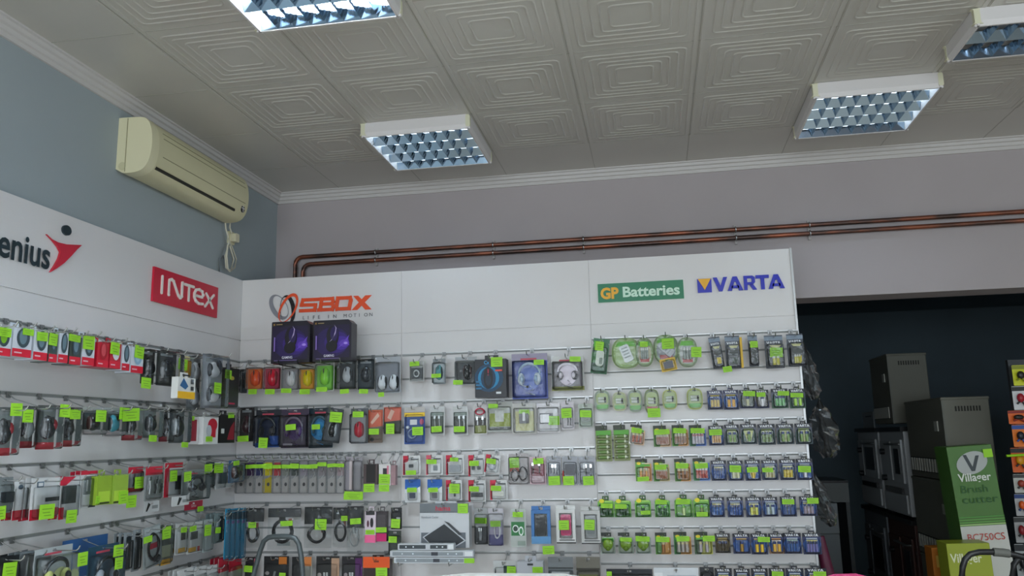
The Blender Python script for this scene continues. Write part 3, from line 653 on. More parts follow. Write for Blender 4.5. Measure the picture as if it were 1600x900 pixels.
@kind
def headset(w, h, card='#3c5090', head=None, col='#9ab4c8', cup='#c4d0d8', foot=None, mic=True, items=(), **k):
    it = [('r', .25, .86, .7, .90, '#c04858')]+list(items)
    if head: it.insert(0, ('r', 0, .84, 1, 1, head))
    if foot: it.append(('r', 0, 0, 1, .12, foot))
    P = [('backing_card', cardmesh(w, h, mat(card, .35), it))]
    P += phones(w*.66, h*.58, -.004, 0, -h*.5, col, cup, mic)
    c = MB(); c.tube([(0, -.012, -h*.70), (w*.1, -.012, -h*.80), (-w*.12, -.012, -h*.86), (w*.15, -.014, -h*.92)], .002, mat(cup, .4)); P.append(('cord', c))
    P.append(('blister', blister(-w*.46, -h*.97, w*.46, -h*.16, .046, inset=.012)))
    return 'headset_pack', 'headset pack', .05, P
@kind
def box(w, h, col='#d8d8d4', d=.04, items=(), top=True, name='product_box', cat='box', hang=True, bevel=0, **k):
    m = MB(); m.box(-w/2, 0, -h, w/2, -d, -.016 if hang else 0, mat(col, .35)); art(m, w, h, -d, items)
    P = [('carton', m)]
    if hang:
        m = MB(); m.box(-w*.22, -d*.5, -.016, -.008, -d*.5+.0015, .006, mat(col, .35)); m.box(.008, -d*.5, -.016, w*.22, -d*.5+.0015, .006, mat(col, .35)); m.box(-.008, -d*.5, .001, .008, -d*.5+.0015, .006, mat(col, .35)); P.append(('hang_tab', m))
    return name, cat, d, P
@kind
def card(w, h, col='#d8d8d4', items=(), obj=None, clear=(.08, .05, .92, .80, .014), name='accessory_pack', cat='accessory pack', tab=None, **k):
    P = [('backing_card', cardmesh(w, h, mat(col, .4), items, tab=tab))]
    X = lambda a: -w/2+a*w
    Z = lambda b: -h+b*h
    for ob in (obj or []):
        m = MB(); kd = ob[0]
        if kd == 'b' and len(ob) == 9: ob = ob[:5]+ob[6:]
        if kd == 'b': m.rbox(X(ob[1]), -.003, Z(ob[2]), X(ob[3]), -.003-ob[5], Z(ob[4]), .003, mat(ob[6], .3)); nm = ob[7]
        elif kd == 'c': m = coil(ob[3]*w, ob[4]*h, -.004, X(ob[1]), Z(ob[2]), ob[5], 3, .0026); nm = 'cable'
        elif kd == 'u':       # usb cable: two straight runs and plugs
            for q in (-.5, .5): x = X(ob[1]+ob[3]*q); m.tube([(x, -.008, Z(ob[2])), (x+.002, -.010, Z((ob[2]+ob[4])/2)), (x, -.008, Z(ob[4]))], .0028, mat(ob[5], .4)); m.box(x-.005, -.005, Z(ob[4])-.002, x+.005, -.013, Z(ob[4])+.014, CHROME)
            nm = 'cable'
        elif kd == 'e': m.ell((X(ob[1]), -.008, Z(ob[2])), (ob[3]*w, .010, ob[4]*h), mat(ob[5], .25), 12, 8); nm = ob[6]
        P.append((nm, m))
    if clear: a, b, c, d, e = clear; P.append(('blister', blister(X(a), Z(b), X(c), Z(d), e)))
    return name, cat, .016, P
@kind
def bag(w, h, head='#16181a', hh=.3, cable='#141618', body=None, items=(), n=5, **k):
    m = MB(); m.box(-w/2, 0, -h*hh, -.008, -.004, 0, mat(head, .4)); m.box(.008, 0, -h*hh, w/2, -.004, 0, mat(head, .4)); m.box(-.008, 0, -h*hh, .008, -.004, -.016, mat(head, .4)); m.box(-.008, 0, -.006, .008, -.004, 0, mat(head, .4)); art(m, w, h, -.004, items)
    P = [('header_card', m)]
    P.append(('cable', coil(w*.62, h*(1-hh)*.72, -.010, 0, -h*(hh+(1-hh)*.42), cable, n, .0042)))
    c = MB(); c.rbox(-w*.1, -.012, -h*(hh+.12), w*.06, -.026, -h*(hh-.02), .003, mat(cable, .3)); c.rbox(w*.18, -.012, -h*(hh+.2), w*.28, -.024, -h*(hh+.02), .003, mat('#8a3a28' if n > 4 else cable, .3)); P.append(('plug', c))
    s = MB(); nx, nz = 7, 8; vs = []; rnd = random.Random(int(w*1e5))
    for i in range(nz+1):
        for j in range(nx+1):
            a, b = j/nx, i/nz; e = min(1, 4*min(a, 1-a, b+.05, 1-b+.0)); vs.append((-w/2+a*w, -.006-.030*e*(.6+.6*rnd.random()), -.006-b*(h-.006)))
    s.add(vs, [(i*(nx+1)+j, (i+1)*(nx+1)+j, (i+1)*(nx+1)+j+1, i*(nx+1)+j+1) for i in range(nz) for j in range(nx)], BAGM, False); P.append(('bag_film', s))
    return 'cable_bag', 'cable bag', .034, P
@kind
def case(w, h, frame='#d4d4d0', col='#e83c80', foot='#2a2a2a', items=(), shape='#e83c80', **k):
    m = MB(); d = .018
    m.box(-w/2, 0, -h, w/2, -d, -h*.86, mat(frame)); m.box(-w/2, 0, -h*.86, -w*.34, -d, -h*.20, mat(frame)); m.box(w*.34, 0, -h*.86, w/2, -d, -h*.20, mat(frame)); m.box(-w/2, 0, -h*.20, w/2, -d, -.018, mat(frame)); m.box(-w/2, 0, -h*.86, w/2, -.002, -h*.20, mat('#b8bab8'))
    m.box(-w/2, -.0, -.018, -.009, -.0015, 0, mat(frame)); m.box(.009, 0, -.018, w/2, -.0015, 0, mat(frame)); m.box(-.009, 0, -.006, .009, -.0015, 0, mat(frame))
    art(m, w, h, -d, [('r', 0, 0, 1, .03, foot), ('r', .15, .07, .95, .10, '#6a6a6a'), ('r', .2, .115, .8, .135, '#909090')]+list(items))
    c = MB(); c.rbox(-w*.27, -.003, -h*.80, w*.27, -.014, -h*.24, .008, mat(shape, .3)); c.rbox(-w*.20, -.014, -h*.74, w*.20, -.0145, -h*.32, .006, mat(col, .35))
    return 'phone_case_box', 'phone case box', d, [('carton', m), ('phone_case', c), ('window', MB().add(*_bx(-w*.34, -d+.004, -h*.86, w*.34, -d-.001, -h*.20), CLEAR))]
@kind
def tallpack(w, h, col='#1c88b0', **k):
    it = [('r', 0, .78, 1, .92, '#204858'), ('r', .2, .70, .8, .76, '#6a5a9a'), ('e', .5, .05, .12, .012, '#d8e0e0')]
    P = [('sleeve', cardmesh(w, h, mat(col, .4), it, th=.004)), ('film', blister(-w*.48, -h*.99, w*.48, -h*.03, .012))]
    return 'stylus_pack', 'accessory pack', .014, P
@kind
def slim(w, h, col='#707078', low='#b8b4b2', **k):
    it = [('p', [(.06, .02), (.94, .02), (.94, .46), (.06, .38)], low), ('r', .06, .47, .94, .82, col), ('e', .5, .24, .16, .05, '#4a4a4c')]
    m = cardmesh(w, h, mat('#9a9a9c', .4), it, r=.002)
    return 'earphone_pack', 'earphone pack', .022, [('insert', m), ('earphones', MB().ell((0, -.009, -h*.36), (w*.2, .006, h*.06), mat(col, .3)).tube([(w*.1, -.006, -h*.36), (w*.2, -.006, -h*.5), (-w*.1, -.006, -h*.6)], .0012, mat('#d8d8d8'))), ('clear_box', blister(-w*.49, -h*.995, w*.49, -h*.12, .020, inset=.001))]

HOOKP = mat('#8c8e8e', .35, .8)
PANEL = {'L': 'left wall', 'A': 'corner panel', 'M': 'middle panel', 'R': 'right panel'}
hookm = {}
def put(plane, row, idx, rowname, panel, spec, rail, off0, crowded=False):
    kd, u0, v0, u1, v1, tg, desc = spec[:7]; kw = dict(spec[7]) if len(spec) > 7 else {}
    off = kw.pop('off', off0); tilt = kw.pop('tilt', 0); hook = kw.pop('hook', True); grp = kw.pop('group', None); tall = kw.pop('tagcol', None)
    um, vm = (u0+u1)/2, (v0+v1)/2; rz = 0 if plane == 'B' else pi/2
    fo = off+(kw.get('d', .04) if kd == 'box' else .018 if kd == 'case' else .02 if kd in ('clam', 'mouse', 'headset', 'vcharger') else 0)
    if plane == 'B': Y = D-fo; xa, xb = onY(u0, vm, Y).x, onY(u1, vm, Y).x; zt, zb = onY(um, v0, Y).z, onY(um, v1, Y).z; loc = Vector(((xa+xb)/2, D-off, zt))
    else: X = XL+fo; xa, xb = onX(u0, vm, X).y, onX(u1, vm, X).y; zt, zb = onX(um, v0, X).z, onX(um, v1, X).z; loc = Vector((XL+off, (xa+xb)/2, zt))
    w, h = xb-xa, zt-zb
    if tilt:
        c, s = abs(cos(radians(tilt))), abs(sin(radians(tilt))); w, h = max(.02, (w*c-h*s)/(c*c-s*s)), max(.03, (h*c-w*s)/(c*c-s*s))
        sh = -h/2*sin(radians(tilt))
        if plane == 'B': loc.x -= -sh
        else: loc.y -= -sh
    name, cat, dep, parts = K[kd](w, h, **kw)
    lab = '%s, %s from left, %s, %s' % (desc, ORD[idx], rowname, PANEL[panel])
    r = empty(name, loc, lab, cat, (grp or cat+'s')+' on the '+PANEL[panel], (0, radians(tilt), rz))
    for pn, mb in parts: mb.build(pn, r)
    if plane == 'L' and hook and not crowded and (kd in ('clam', 'card', 'mouse', 'headset') or grp == 'mouse cartons'):
        step = dep+.006; k = 1
        while off-step*k > .012 and k < 3:
            c = r.copy(); C.objects.link(c); c.location = loc-Vector((step*k, 0, 0)); c.rotation_euler.y = radians(tilt+(2.2 if k == 1 else -1.8))
            c['label'] = '%s %s behind the %s from left, %s, %s' % (cat, ('', 'directly', 'second')[k], ORD[idx], rowname, PANEL[panel])
            for ch in list(r.children): d = ch.copy(); C.objects.link(d); d.parent = c
            k += 1
    if tg:
        for k, q in enumerate([tg] if not isinstance(tg, list) else tg):
            a, b, c_, d_ = q; yy = dep+.004+.0012*k
            if plane == 'B': Yp = D-off-yy; p = onY(a, (b+d_)/2, Yp); p2 = onY(c_, (b+d_)/2, Yp); q1 = onY((a+c_)/2, b, Yp).z; q0 = onY((a+c_)/2, d_, Yp).z; lx0, lx1 = p.x-loc.x, p2.x-loc.x
            else: Xp = XL+off+yy; p = onX(a, (b+d_)/2, Xp); p2 = onX(c_, (b+d_)/2, Xp); q1 = onX((a+c_)/2, b, Xp).z; q0 = onX((a+c_)/2, d_, Xp).z; lx0, lx1 = p.y-loc.y, p2.y-loc.y
            lz0, lz1 = q0-loc.z, q1-loc.z; m = MB(); tw, thh = lx1-lx0, lz1-lz0; an = random.uniform(-.06, .06)
            pts = [(lx0, lz0), (lx1, lz0), (lx1, lz1), (lx0, lz1)]; cx, cz = (lx0+lx1)/2, (lz0+lz1)/2
            ro = lambda x, z: (cx+(x-cx)*cos(an)-(z-cz)*sin(an), cz+(x-cx)*sin(an)+(z-cz)*cos(an))
            m.prism([ro(*p_) for p_ in pts], -yy+.0012, -yy, TAGM)
            for f0, f1, g in ((.15, .85, .66), (.2, .7, .42), (.3, .8, .22)): m.flat([ro(lx0+tw*f0, lz0+thh*g), ro(lx0+tw*f1, lz0+thh*g), ro(lx0+tw*f1, lz0+thh*(g+.05)), ro(lx0+tw*f0, lz0+thh*(g+.05))], -yy-.0004, TAGP)
            m.build('price_tag', r)
    if hook:
        lz = loc.z-.012; ln = off+dep+.035
        hr = empty('display_hook', (loc.x if plane == 'B' else XL, loc.y if plane == 'L' else D, rail), 'wire hook of the %s pack from left, %s, %s' % (ORD[idx], rowname, PANEL[panel]), 'hook', 'display hooks on the '+PANEL[panel], (0, 0, rz))
        dz = lz-rail
        m = MB(); m.rbox(-.010, -.008, -.012, .010, -.005, .009, .003, HOOKP); m.box(-.010, -.006, .005, .010, .001, .009, HOOKP); m.build('back_plate', hr)
        m = MB(); m.tube([(0, -.006, 0), (0, -.03, dz*.3), (0, -off, dz), (0, -ln, dz), (0, -ln-.008, dz+.006), (0, -ln-.013, dz+.016)], .0024, CHROME, 6); m.build('wire', hr)
    return r
def row(plane, panel, rowname, rail, off, specs):
    specs = sorted(specs, key=lambda s: s[1]); pu = -99; alt = 0
    for i, s in enumerate(specs):
        if s[1] < pu-1.0: alt = (alt+1) % (2 if plane == 'L' else 3)
        else: alt = 0
        nb = any(q is not s and q[1] < s[3]+(9 if s[0] in ('clam', 'mouse') else 1) and q[3] > s[1]-(9 if s[0] in ('clam', 'mouse') else 1) for q in specs); pu = max(pu, s[3]); put(plane, rowname, i, rowname, panel, s, rail, off+{'L': .05, 'A': .045}.get(panel, .022)*alt, nb)

# ------------------------------------------------------------------ goods on the right (battery) panel
VB = dict(col='#16398c')
def V(u0, v0, u1, v1, tg, desc, **k): return ('varta', u0, v0, u1, v1, tg, desc, k)
row('B', 'R', 'top row', GRR[0], .10, [
 ('gpcharger', 929, 529, 962, 587, (932, 534, 945, 548), 'dark green tilted charger pack', dict(tilt=8)),
 ('bigoval', 956, 528, 1001, 576, None, 'rounded green pack holding a white charger', dict(devrot=.35)),
 ('bigoval', 993, 528, 1021, 573, (1000, 534, 1012, 542), 'rounded pack with cells and red strip', dict(n=4, red=True, base='#8aa860', inner='#c0b898')),
 ('bigoval', 1021, 523, 1060, 568, (1034, 529, 1053, 545), 'grey green rounded pack with a slanted tag', dict(base='#8cb060', inner='#9aa0a4', red=True, dev='#b8bcc0', devrot=.8)),
 ('card', 1027, 560, 1055, 584, None, 'small yellow framed pack hanging low', dict(col='#d8b020', clear=(.08, .1, .92, .85, .012), obj=[('b', .2, .2, .8, .75, .012, '#30343c', 'adapter')], tilt=-10, hook=False, off=.145)),
 ('bigoval', 1058, 527, 1090, 574, (1080, 542, 1096, 558), 'pale rounded pack with silver cells', dict(n=3, red=True, base='#9ab07c', inner='#c0c4c0')),
 ('vcharger', 1103, 526, 1126, 577, (1124, 574, 1138, 583), 'black tilted charger pack with low tag', dict(tilt=-6)),
 ('vcharger', 1134, 524, 1157, 575, None, 'charger pack with yellow side strip', dict(strip='#e0b428', acc='#405040')),
 ('vcharger', 1170, 523, 1185, 572, (1172, 533, 1184, 543), 'narrow black torch charger pack', dict(acc='#303830')),
 ('vcharger', 1196, 523, 1225, 575, (1203, 543, 1223, 558), 'wide charger pack with a large tag', dict(n=2, acc='#404840')),
 ('vcharger', 1231, 521, 1257, 572, None, 'black charger pack with yellow triangle', dict(n=3)),
])
def GO(u0, v0, u1, v1, desc, tg=None, **k): return ('gpoval', u0, v0, u1, v1, tg, desc, k)
row('B', 'R', 'second row', GRR[1], .08, [
 GO(929, 610, 953, 642, 'grey green oval battery pack', base='#98a88c'), GO(957, 613, 979, 642, 'cream oval battery pack', base='#c4c890'), GO(981, 609, 1004, 644, 'silver green oval battery pack', base='#9aa890'),
 GO(1007, 608, 1030, 647, 'dark olive oval battery pack', (1012, 638, 1032, 652), base='#6e8038', bottom='#b03020'), GO(1035, 609, 1058, 640, 'yellow green oval battery pack', base='#b8c060'), GO(1073, 607, 1098, 640, 'olive yellow oval battery pack', base='#a8b450'),
 V(1105, 607, 1129, 640, None, 'navy battery card with gold band and blue glow', n=3, band='#e0c860', tri='#3f6fc0', cell='#d8b830', top='#20244c'), V(1130, 606, 1154, 640, None, 'navy battery card with gold band', n=2, band='#e0c860', tri='#4a80d0', cell='#e0a840', top='#20244c'),
 V(1155, 606, 1180, 638, (1161, 611, 1180, 619), 'dark battery card with pale cell', n=1, cell='#c8c8a0', glow='#404c40', tri='#5c6450', top='#181c2c'), V(1180, 606, 1201, 638, (1182, 613, 1196, 620), 'dark battery card with white block cell', n=1, cell='#e8e8ea', glow='#504840', tri='#c8c8c8', col='#2a3040'),
 V(1205, 604, 1231, 638, (1215, 611, 1233, 618), 'dark green battery card with three cells', n=3, cell='#78c878', glow='#204838', tri='#1e3828', col='#182c48', bez='#24503c'), V(1233, 604, 1258, 638, (1235, 614, 1255, 621), 'dark green battery card with two cells', n=2, cell='#a8d848', glow='#204838', tri='#1e3828', col='#182c48', bez='#24503c'),
])
def G(u0, v0, u1, v1, desc, tg=None, **k): return ('gp', u0, v0, u1, v1, tg, desc, k)
TRI3 = dict(glow='#24483c', tri='#c8cc78', bez='#16303c', cell='#7c9c50', col='#12233c', band='#8c9c60')
row('B', 'R', 'third row', GRR[2], .08, [
 ('strip', 931, 665, 956, 721, None, 'long strip of five green blistered cells', {}), ('strip', 959, 664, 984, 720, None, 'long green strip of button cells', {}),
 G(986, 664, 1014, 698, 'tilted white and orange battery card', (988, 669, 1004, 677), tilt=8, left='#d8d8cc', n=3, cell='#a85838', right='#d8b088'), G(1021, 665, 1048, 698, 'wide card of eight copper cells', (1022, 671, 1046, 679), n=8, right='#c8a070', left='#4c7a30', cell='#b06840'),
 G(1050, 664, 1075, 697, 'green and orange card of four cells', (1052, 669, 1072, 677)), G(1077, 664, 1103, 697, 'green and blue card of four cells', (1079, 669, 1101, 677), right='#2860b0', left='#2c6c48', cell='#c8c0c8', band='#b04040'),
 V(1107, 662, 1131, 696, (1108, 671, 1128, 680), 'navy battery card with four orange cells', cell='#e0a840', tri='#1c3c80', n=4), V(1132, 660, 1155, 695, None, 'navy green card with crossed yellow cells', n=2, **TRI3), V(1157, 659, 1182, 694, None, 'navy green card with one square cell', n=1, **TRI3),
 V(1184, 659, 1211, 695, None, 'navy green card with three green cells', n=3, **TRI3), V(1213, 659, 1240, 694, None, 'navy green card with two pale cells', n=2, **TRI3), V(1242, 658, 1269, 694, None, 'rightmost navy green card of two cells', n=2, **TRI3),
])
row('B', 'R', 'fourth row', GRR[3], .08, [
 G(993, 717, 1018, 752, 'green card with orange cell wrapper', (996, 745, 1014, 752), n=2, cell='#d09850', right='#d89040', left='#68a040'), G(1021, 718, 1046, 752, 'card of seven copper cells', (1023, 726, 1041, 734), n=7, cell='#b87048', right='#b8a868'), G(1054, 717, 1079, 752, 'orange and green card of three cells', (1056, 724, 1075, 732), n=3, left='#588830'), G(1083, 716, 1109, 751, 'blue and green card with red cells', (1086, 724, 1106, 732), right='#2a6cc0', left='#3c8450', cell='#d05038', band='#e0d8d8'),
 V(1111, 716, 1135, 751, None, 'blue battery card with four blue cells', cell='#2858a8', n=4), V(1137, 716, 1161, 751, (1140, 727, 1158, 738), 'blue battery card with pale round cell', n=2, cell='#d8d8b0', tri='#e8e8c0'), V(1164, 715, 1188, 751, (1167, 730, 1184, 738), 'blue battery card with tag above yellow cell', n=1, cell='#e8c840'),
 V(1190, 715, 1215, 750, (1191, 731, 1208, 738), 'blue grey battery card with tag at left', n=3, glow='#5a7490', cell='#d8d0a0'), V(1218, 714, 1243, 750, None, 'navy battery card with bright yellow cluster', n=3, glow='#5a7490', tri='#f0e070'), V(1244, 713, 1270, 750, (1247, 728, 1267, 738), 'navy battery card with white strip under tag', n=1, cell='#e8e8f0', tri='#283c70'),
])
def GG(u0, v0, u1, v1, desc, tg=None, **k): return ('gpgreen', u0, v0, u1, v1, tg, desc, k)
row('B', 'R', 'fifth row', GRR[4], .08, [
 GG(934, 775, 959, 808, 'bright green card of four dark cells', (939, 787, 957, 794)), GG(960, 775, 986, 808, 'bright green card with four long cells', (961, 788, 979, 795)), GG(992, 774, 1017, 808, 'bright green card with one short cell', (1001, 798, 1016, 804), n=1), GG(1023, 774, 1047, 808, 'green card with two large cells', (1024, 781, 1042, 788), n=2, base='#58a83c'),
 GG(1054, 773, 1082, 808, 'green card with one pale slanted cell', (1056, 780, 1078, 788), n=1, cell='#c8dc98'), GG(1083, 773, 1109, 808, 'olive green card with brown band', (1088, 800, 1106, 807), n=1, cell='#7c8c3c'),
 V(1108, 773, 1132, 808, None, 'blue card with three slim blue cells', n=3, cell='#3a74c0'), V(1136, 773, 1161, 808, None, 'blue card with yellow V over four blue cells', n=4, cell='#3060b0'), V(1165, 773, 1190, 808, None, 'blue card with yellow V over two cells', n=2, cell='#d8d868'), V(1191, 773, 1215, 807, None, 'blue card with pale V over long cells', n=2, cell='#b8c8d0', tri='#a8b898'),
 V(1219, 772, 1244, 807, (1222, 780, 1241, 788), 'blue card with tag over its wordmark', n=3, cell='#506ca8'), V(1249, 772, 1276, 806, (1261, 778, 1279, 787), 'blue card with tag past its right edge', n=3, cell='#b8a8b8'),
])
row('B', 'R', 'sixth row', GRR[5], .08, [
 ('lump', 939, 832, 961, 865, None, 'grey card with green wrapped lump', {}), ('lump', 966, 832, 990, 865, (969, 840, 987, 846), 'grey card with green lump under tag', {}), ('lump', 993, 832, 1017, 865, (993, 838, 1015, 846), 'grey card with a cylinder and tag', {}),
 G(1024, 832, 1048, 866, 'green card with orange corner and one cell', (1025, 839, 1046, 847), n=1), G(1053, 831, 1080, 866, 'dark green card of three silver cells', (1057, 838, 1077, 846), n=3, cell='#b0a8a0', left='#2c7030'), G(1085, 831, 1113, 866, 'card of two fat silver cells', (1098, 837, 1117, 846), n=2, cell='#b8b0b4', right='#b0b040', left='#305028'),
 V(1117, 830, 1141, 864, None, 'brown and black battery card', n=3, cell='#584c34', tri='#a08850', glow='#6c5c34', band='#b8a060', top='#201c1c', col='#2c2820', bez='#302820'), V(1145, 830, 1172, 865, None, 'navy card with gold band and small square cell', n=1, cell='#b08838', band='#e0b870', tri='#24508c'), V(1173, 830, 1199, 866, (1184, 839, 1203, 847), 'navy card with two yellow cells and tag', n=2, cell='#f0c838', band='#e8c898', tri='#2c5a98'),
 V(1201, 830, 1225, 865, None, 'navy card with two orange yellow cells', n=2, cell='#e8b848', band='#e8a860', tri='#e8d8c0', bez='#8c6a50'), V(1224, 829, 1252, 865, None, 'deep blue card with pale V', n=4, cell='#3868b0', tri='#a8c8b0'), V(1254, 829, 1283, 866, None, 'deep blue card with bright yellow V', n=4, cell='#8c88c8'),
])
row('B', 'R', 'bottom row', GRR[6], .08, [
 V(1117, 884, 1144, 920, None, 'black battery card cut by the photo edge', col='#20242c', top='#14161c', n=2), V(1147, 885, 1172, 920, None, 'black card with slim cells, half cropped', col='#20242c', top='#14161c'), V(1174, 884, 1200, 920, None, 'dark grey card with pale wordmark', col='#282c34', top='#181a20', n=3),
 V(1202, 884, 1227, 920, (1206, 893, 1224, 903), 'black card with tag on wordmark', col='#1c222c', top='#14161c'), V(1228, 884, 1256, 920, None, 'navy black card with white wordmark', col='#1c263c', top='#141828'), V(1258, 884, 1292, 920, (1271, 893, 1291, 903), 'navy black card with tag at right', col='#1c263c', top='#141828'),
 ('card', 948, 889, 1020, 925, (948, 893, 956, 902), 'long black torch pack lying across hooks', dict(col='#20242a', off=.14, clear=(.02, .1, .98, .8, .02))),
 ('card', 1022, 887, 1092, 925, None, 'white printed sheet pack with black end', dict(col='#d8dcde', off=.14, items=[('r', .3, .2, .95, .7, '#b8c0c4'), ('r', .0, .1, .2, .8, '#eef0f0')], clear=None)),
 ('card', 1094, 886, 1116, 922, None, 'black looped cable pack', dict(col='#1a1c20', obj=[('c', .5, .6, .8, .5, '#101214')])),
])

# ------------------------------------------------------------------ middle back panel
RD, DG = '#c01838', '#26302c'
row('B', 'M', 'top row', LR[0], .10, [
 ('card', 640, 564, 663, 596, (640, 565, 655, 572), 'small grey card with a looped cable', dict(col='#a8aaa8', items=[('r', .12, .12, .9, .66, '#44484a')], obj=[('c', .5, .38, .42, .34, '#d0d4d4')])),
 ('mouse', 675, 560, 695, 600, (674, 584, 689, 590), 'narrow silver pack with small teal mouse', dict(card='#c4ccd0', head='#8c9294', col='#5c9ca0', side='#182828')),
 ('mouse', 710, 557, 744, 601, (708, 594, 723, 601), 'wide grey pack with a black mouse', dict(card='#383c3e', head='#a8acae', col='#15181a', mw=.42, mh=.58, mx=.08, items=[])),
 ('box', 742, 556, 791, 621, (767, 558, 785, 573), 'black gaming mouse box with blue glow print', dict(col='#14181e', d=.07, off=.08, name='gaming_mouse_box', items=[('e', .45, .47, .46, .34, '#123c58'), ('e', .44, .47, .34, .27, '#1c80ac'), ('e', .43, .46, .24, .26, '#0e3450'), ('e', .43, .47, .15, .27, '#0c1016'), ('e', .43, .42, .09, .14, '#1c2c3c'), ('r', .415, .58, .445, .68, '#c03048'), ('e', .43, .54, .02, .02, '#8c3048'), ('t', 'Cx', .30, .80, .12, .9, '#38a8e0'), ('r', .66, .62, .88, .66, '#e05038'), ('r', .04, .36, .22, .40, '#2c7098'), ('r', .04, .28, .22, .32, '#2c7098'), ('r', .04, .20, .22, .24, '#2c7098'), ('r', .68, .08, .84, .13, '#d8dcdc')])),
 ('headset', 799, 552, 855, 623, (834, 562, 850, 570), 'blue pack with a silver stereo headset', dict(card='#34489c', head='#9c94a8', items=[('e', .5, .5, .36, .30, '#5a74c0')])),
 ('headset', 861, 556, 912, 610, (890, 557, 907, 565), 'white and olive pack with white headphones', dict(card='#b4b4b0', head='#d0d0cc', foot='#80843c', col='#f0e8f0', cup='#4c484c', mic=False, items=[('r', .06, .12, .94, .80, '#706a70'), ('e', .5, .45, .28, .3, '#e8dce8')])),
])
def SM(u0, v0, u1, v1, desc, tg, th, **k):
    it = [('p', [(0, 1), (.35, 1), (.28, .70), (0, .60)], th), ('r', .0, .0, .12, .6, th), ('r', .45, .80, .9, .84, '#50545a')]
    return ('card', u0, v0, u1, v1, tg, desc, dict(col='#d4d4d2', items=it, **k))
row('B', 'M', 'second row', LR[1], .10, [
 ('card', 632, 636, 664, 694, (644, 667, 661, 680), 'blue and yellow headset adapter card', dict(col='#20468c', items=[('r', 0, .86, 1, 1, '#b8b4b0'), ('r', 0, .74, 1, .85, '#e8c030'), ('r', .28, .52, .62, .66, '#e4e4e4'), ('e', .85, .60, .1, .08, '#c05070')], obj=[('e', .18, .45, .10, .05, '#c8d0d8', 'microphone'), ('c', .4, .28, .4, .26, '#90a0c0')])),
 ('card', 672, 635, 695, 680, (674, 666, 690, 675), 'narrow card with two grey cables', dict(col='#c0c2c0', items=[('r', .05, .68, .95, .8, '#8c9890'), ('r', .08, .08, .92, .66, '#50564e')], obj=[('u', .5, .2, .3, .58, '#c8ccc8')])),
 ('card', 708, 635, 731, 680, (709, 666, 726, 675), 'narrow card with a white cable plug', dict(col='#c0c2c0', items=[('r', .05, .68, .95, .8, '#8c9890'), ('r', .08, .08, .92, .66, '#40443e')], obj=[('u', .6, .2, .3, .58, '#e8eaea')])),
 ('card', 740, 632, 761, 679, None, 'slim card with red reel and olive base', dict(col='#c4c2c0', items=[('r', .05, .04, .95, .3, '#848a40'), ('r', .1, .3, .9, .55, '#3a3430')], obj=[('c', .5, .76, .7, .24, '#c82848'), ('u', .5, .32, .4, .5, '#e8e8e8')])),
 ('card', 761, 628, 801, 675, (763, 631, 778, 638), 'olive pack with a grey square adapter', dict(col='#a8aaa4', items=[('r', .1, .18, .92, .62, '#8c9828'), ('r', .32, .34, .66, .72, '#c8c8c4'), ('r', .1, .08, .92, .16, '#5c5e5a')], clear=(.06, .06, .94, .84, .02))),
 ('card', 801, 630, 838, 678, (811, 640, 827, 648), 'cream and olive pack with a black adapter', dict(col='#bcbab4', items=[('r', .12, .10, .9, .74, '#c8c48c')], obj=[('b', .3, .34, .7, .66, 0, .018, '#181818', 'adapter'), ('b', .45, .42, .56, .70, 0, .022, '#e0e0e0', 'plug')], clear=(.06, .04, .94, .84, .028))),
 ('card', 839, 630, 875, 676, (857, 650, 874, 664), 'white pack with a white charger block', dict(col='#d8d4d6', items=[('r', .05, .80, .95, .84, '#9c989c'), ('r', .12, .3, .7, .66, '#4c4c50'), ('r', .1, .1, .9, .14, '#8c888c')], obj=[('b', .17, .34, .55, .62, 0, .018, '#f0eef0', 'charger')], clear=(.04, .04, .96, .86, .026))),
 ('card', 877, 628, 897, 671, (877, 638, 893, 653), 'slim silver pack with a pen shaped item', dict(col='#ccc6ca', items=[('r', .1, .1, .9, .7, '#b8b0b4')], obj=[('u', .6, .15, .2, .5, '#282828')])),
 ('card', 904, 631, 927, 668, (906, 641, 924, 652), 'grey green small pack with card reader', dict(col='#a8b0a4', items=[('r', .1, .1, .9, .8, '#788c70')], obj=[('b', .2, .25, .8, .48, 0, .01, '#506048', 'card_reader')])),
])
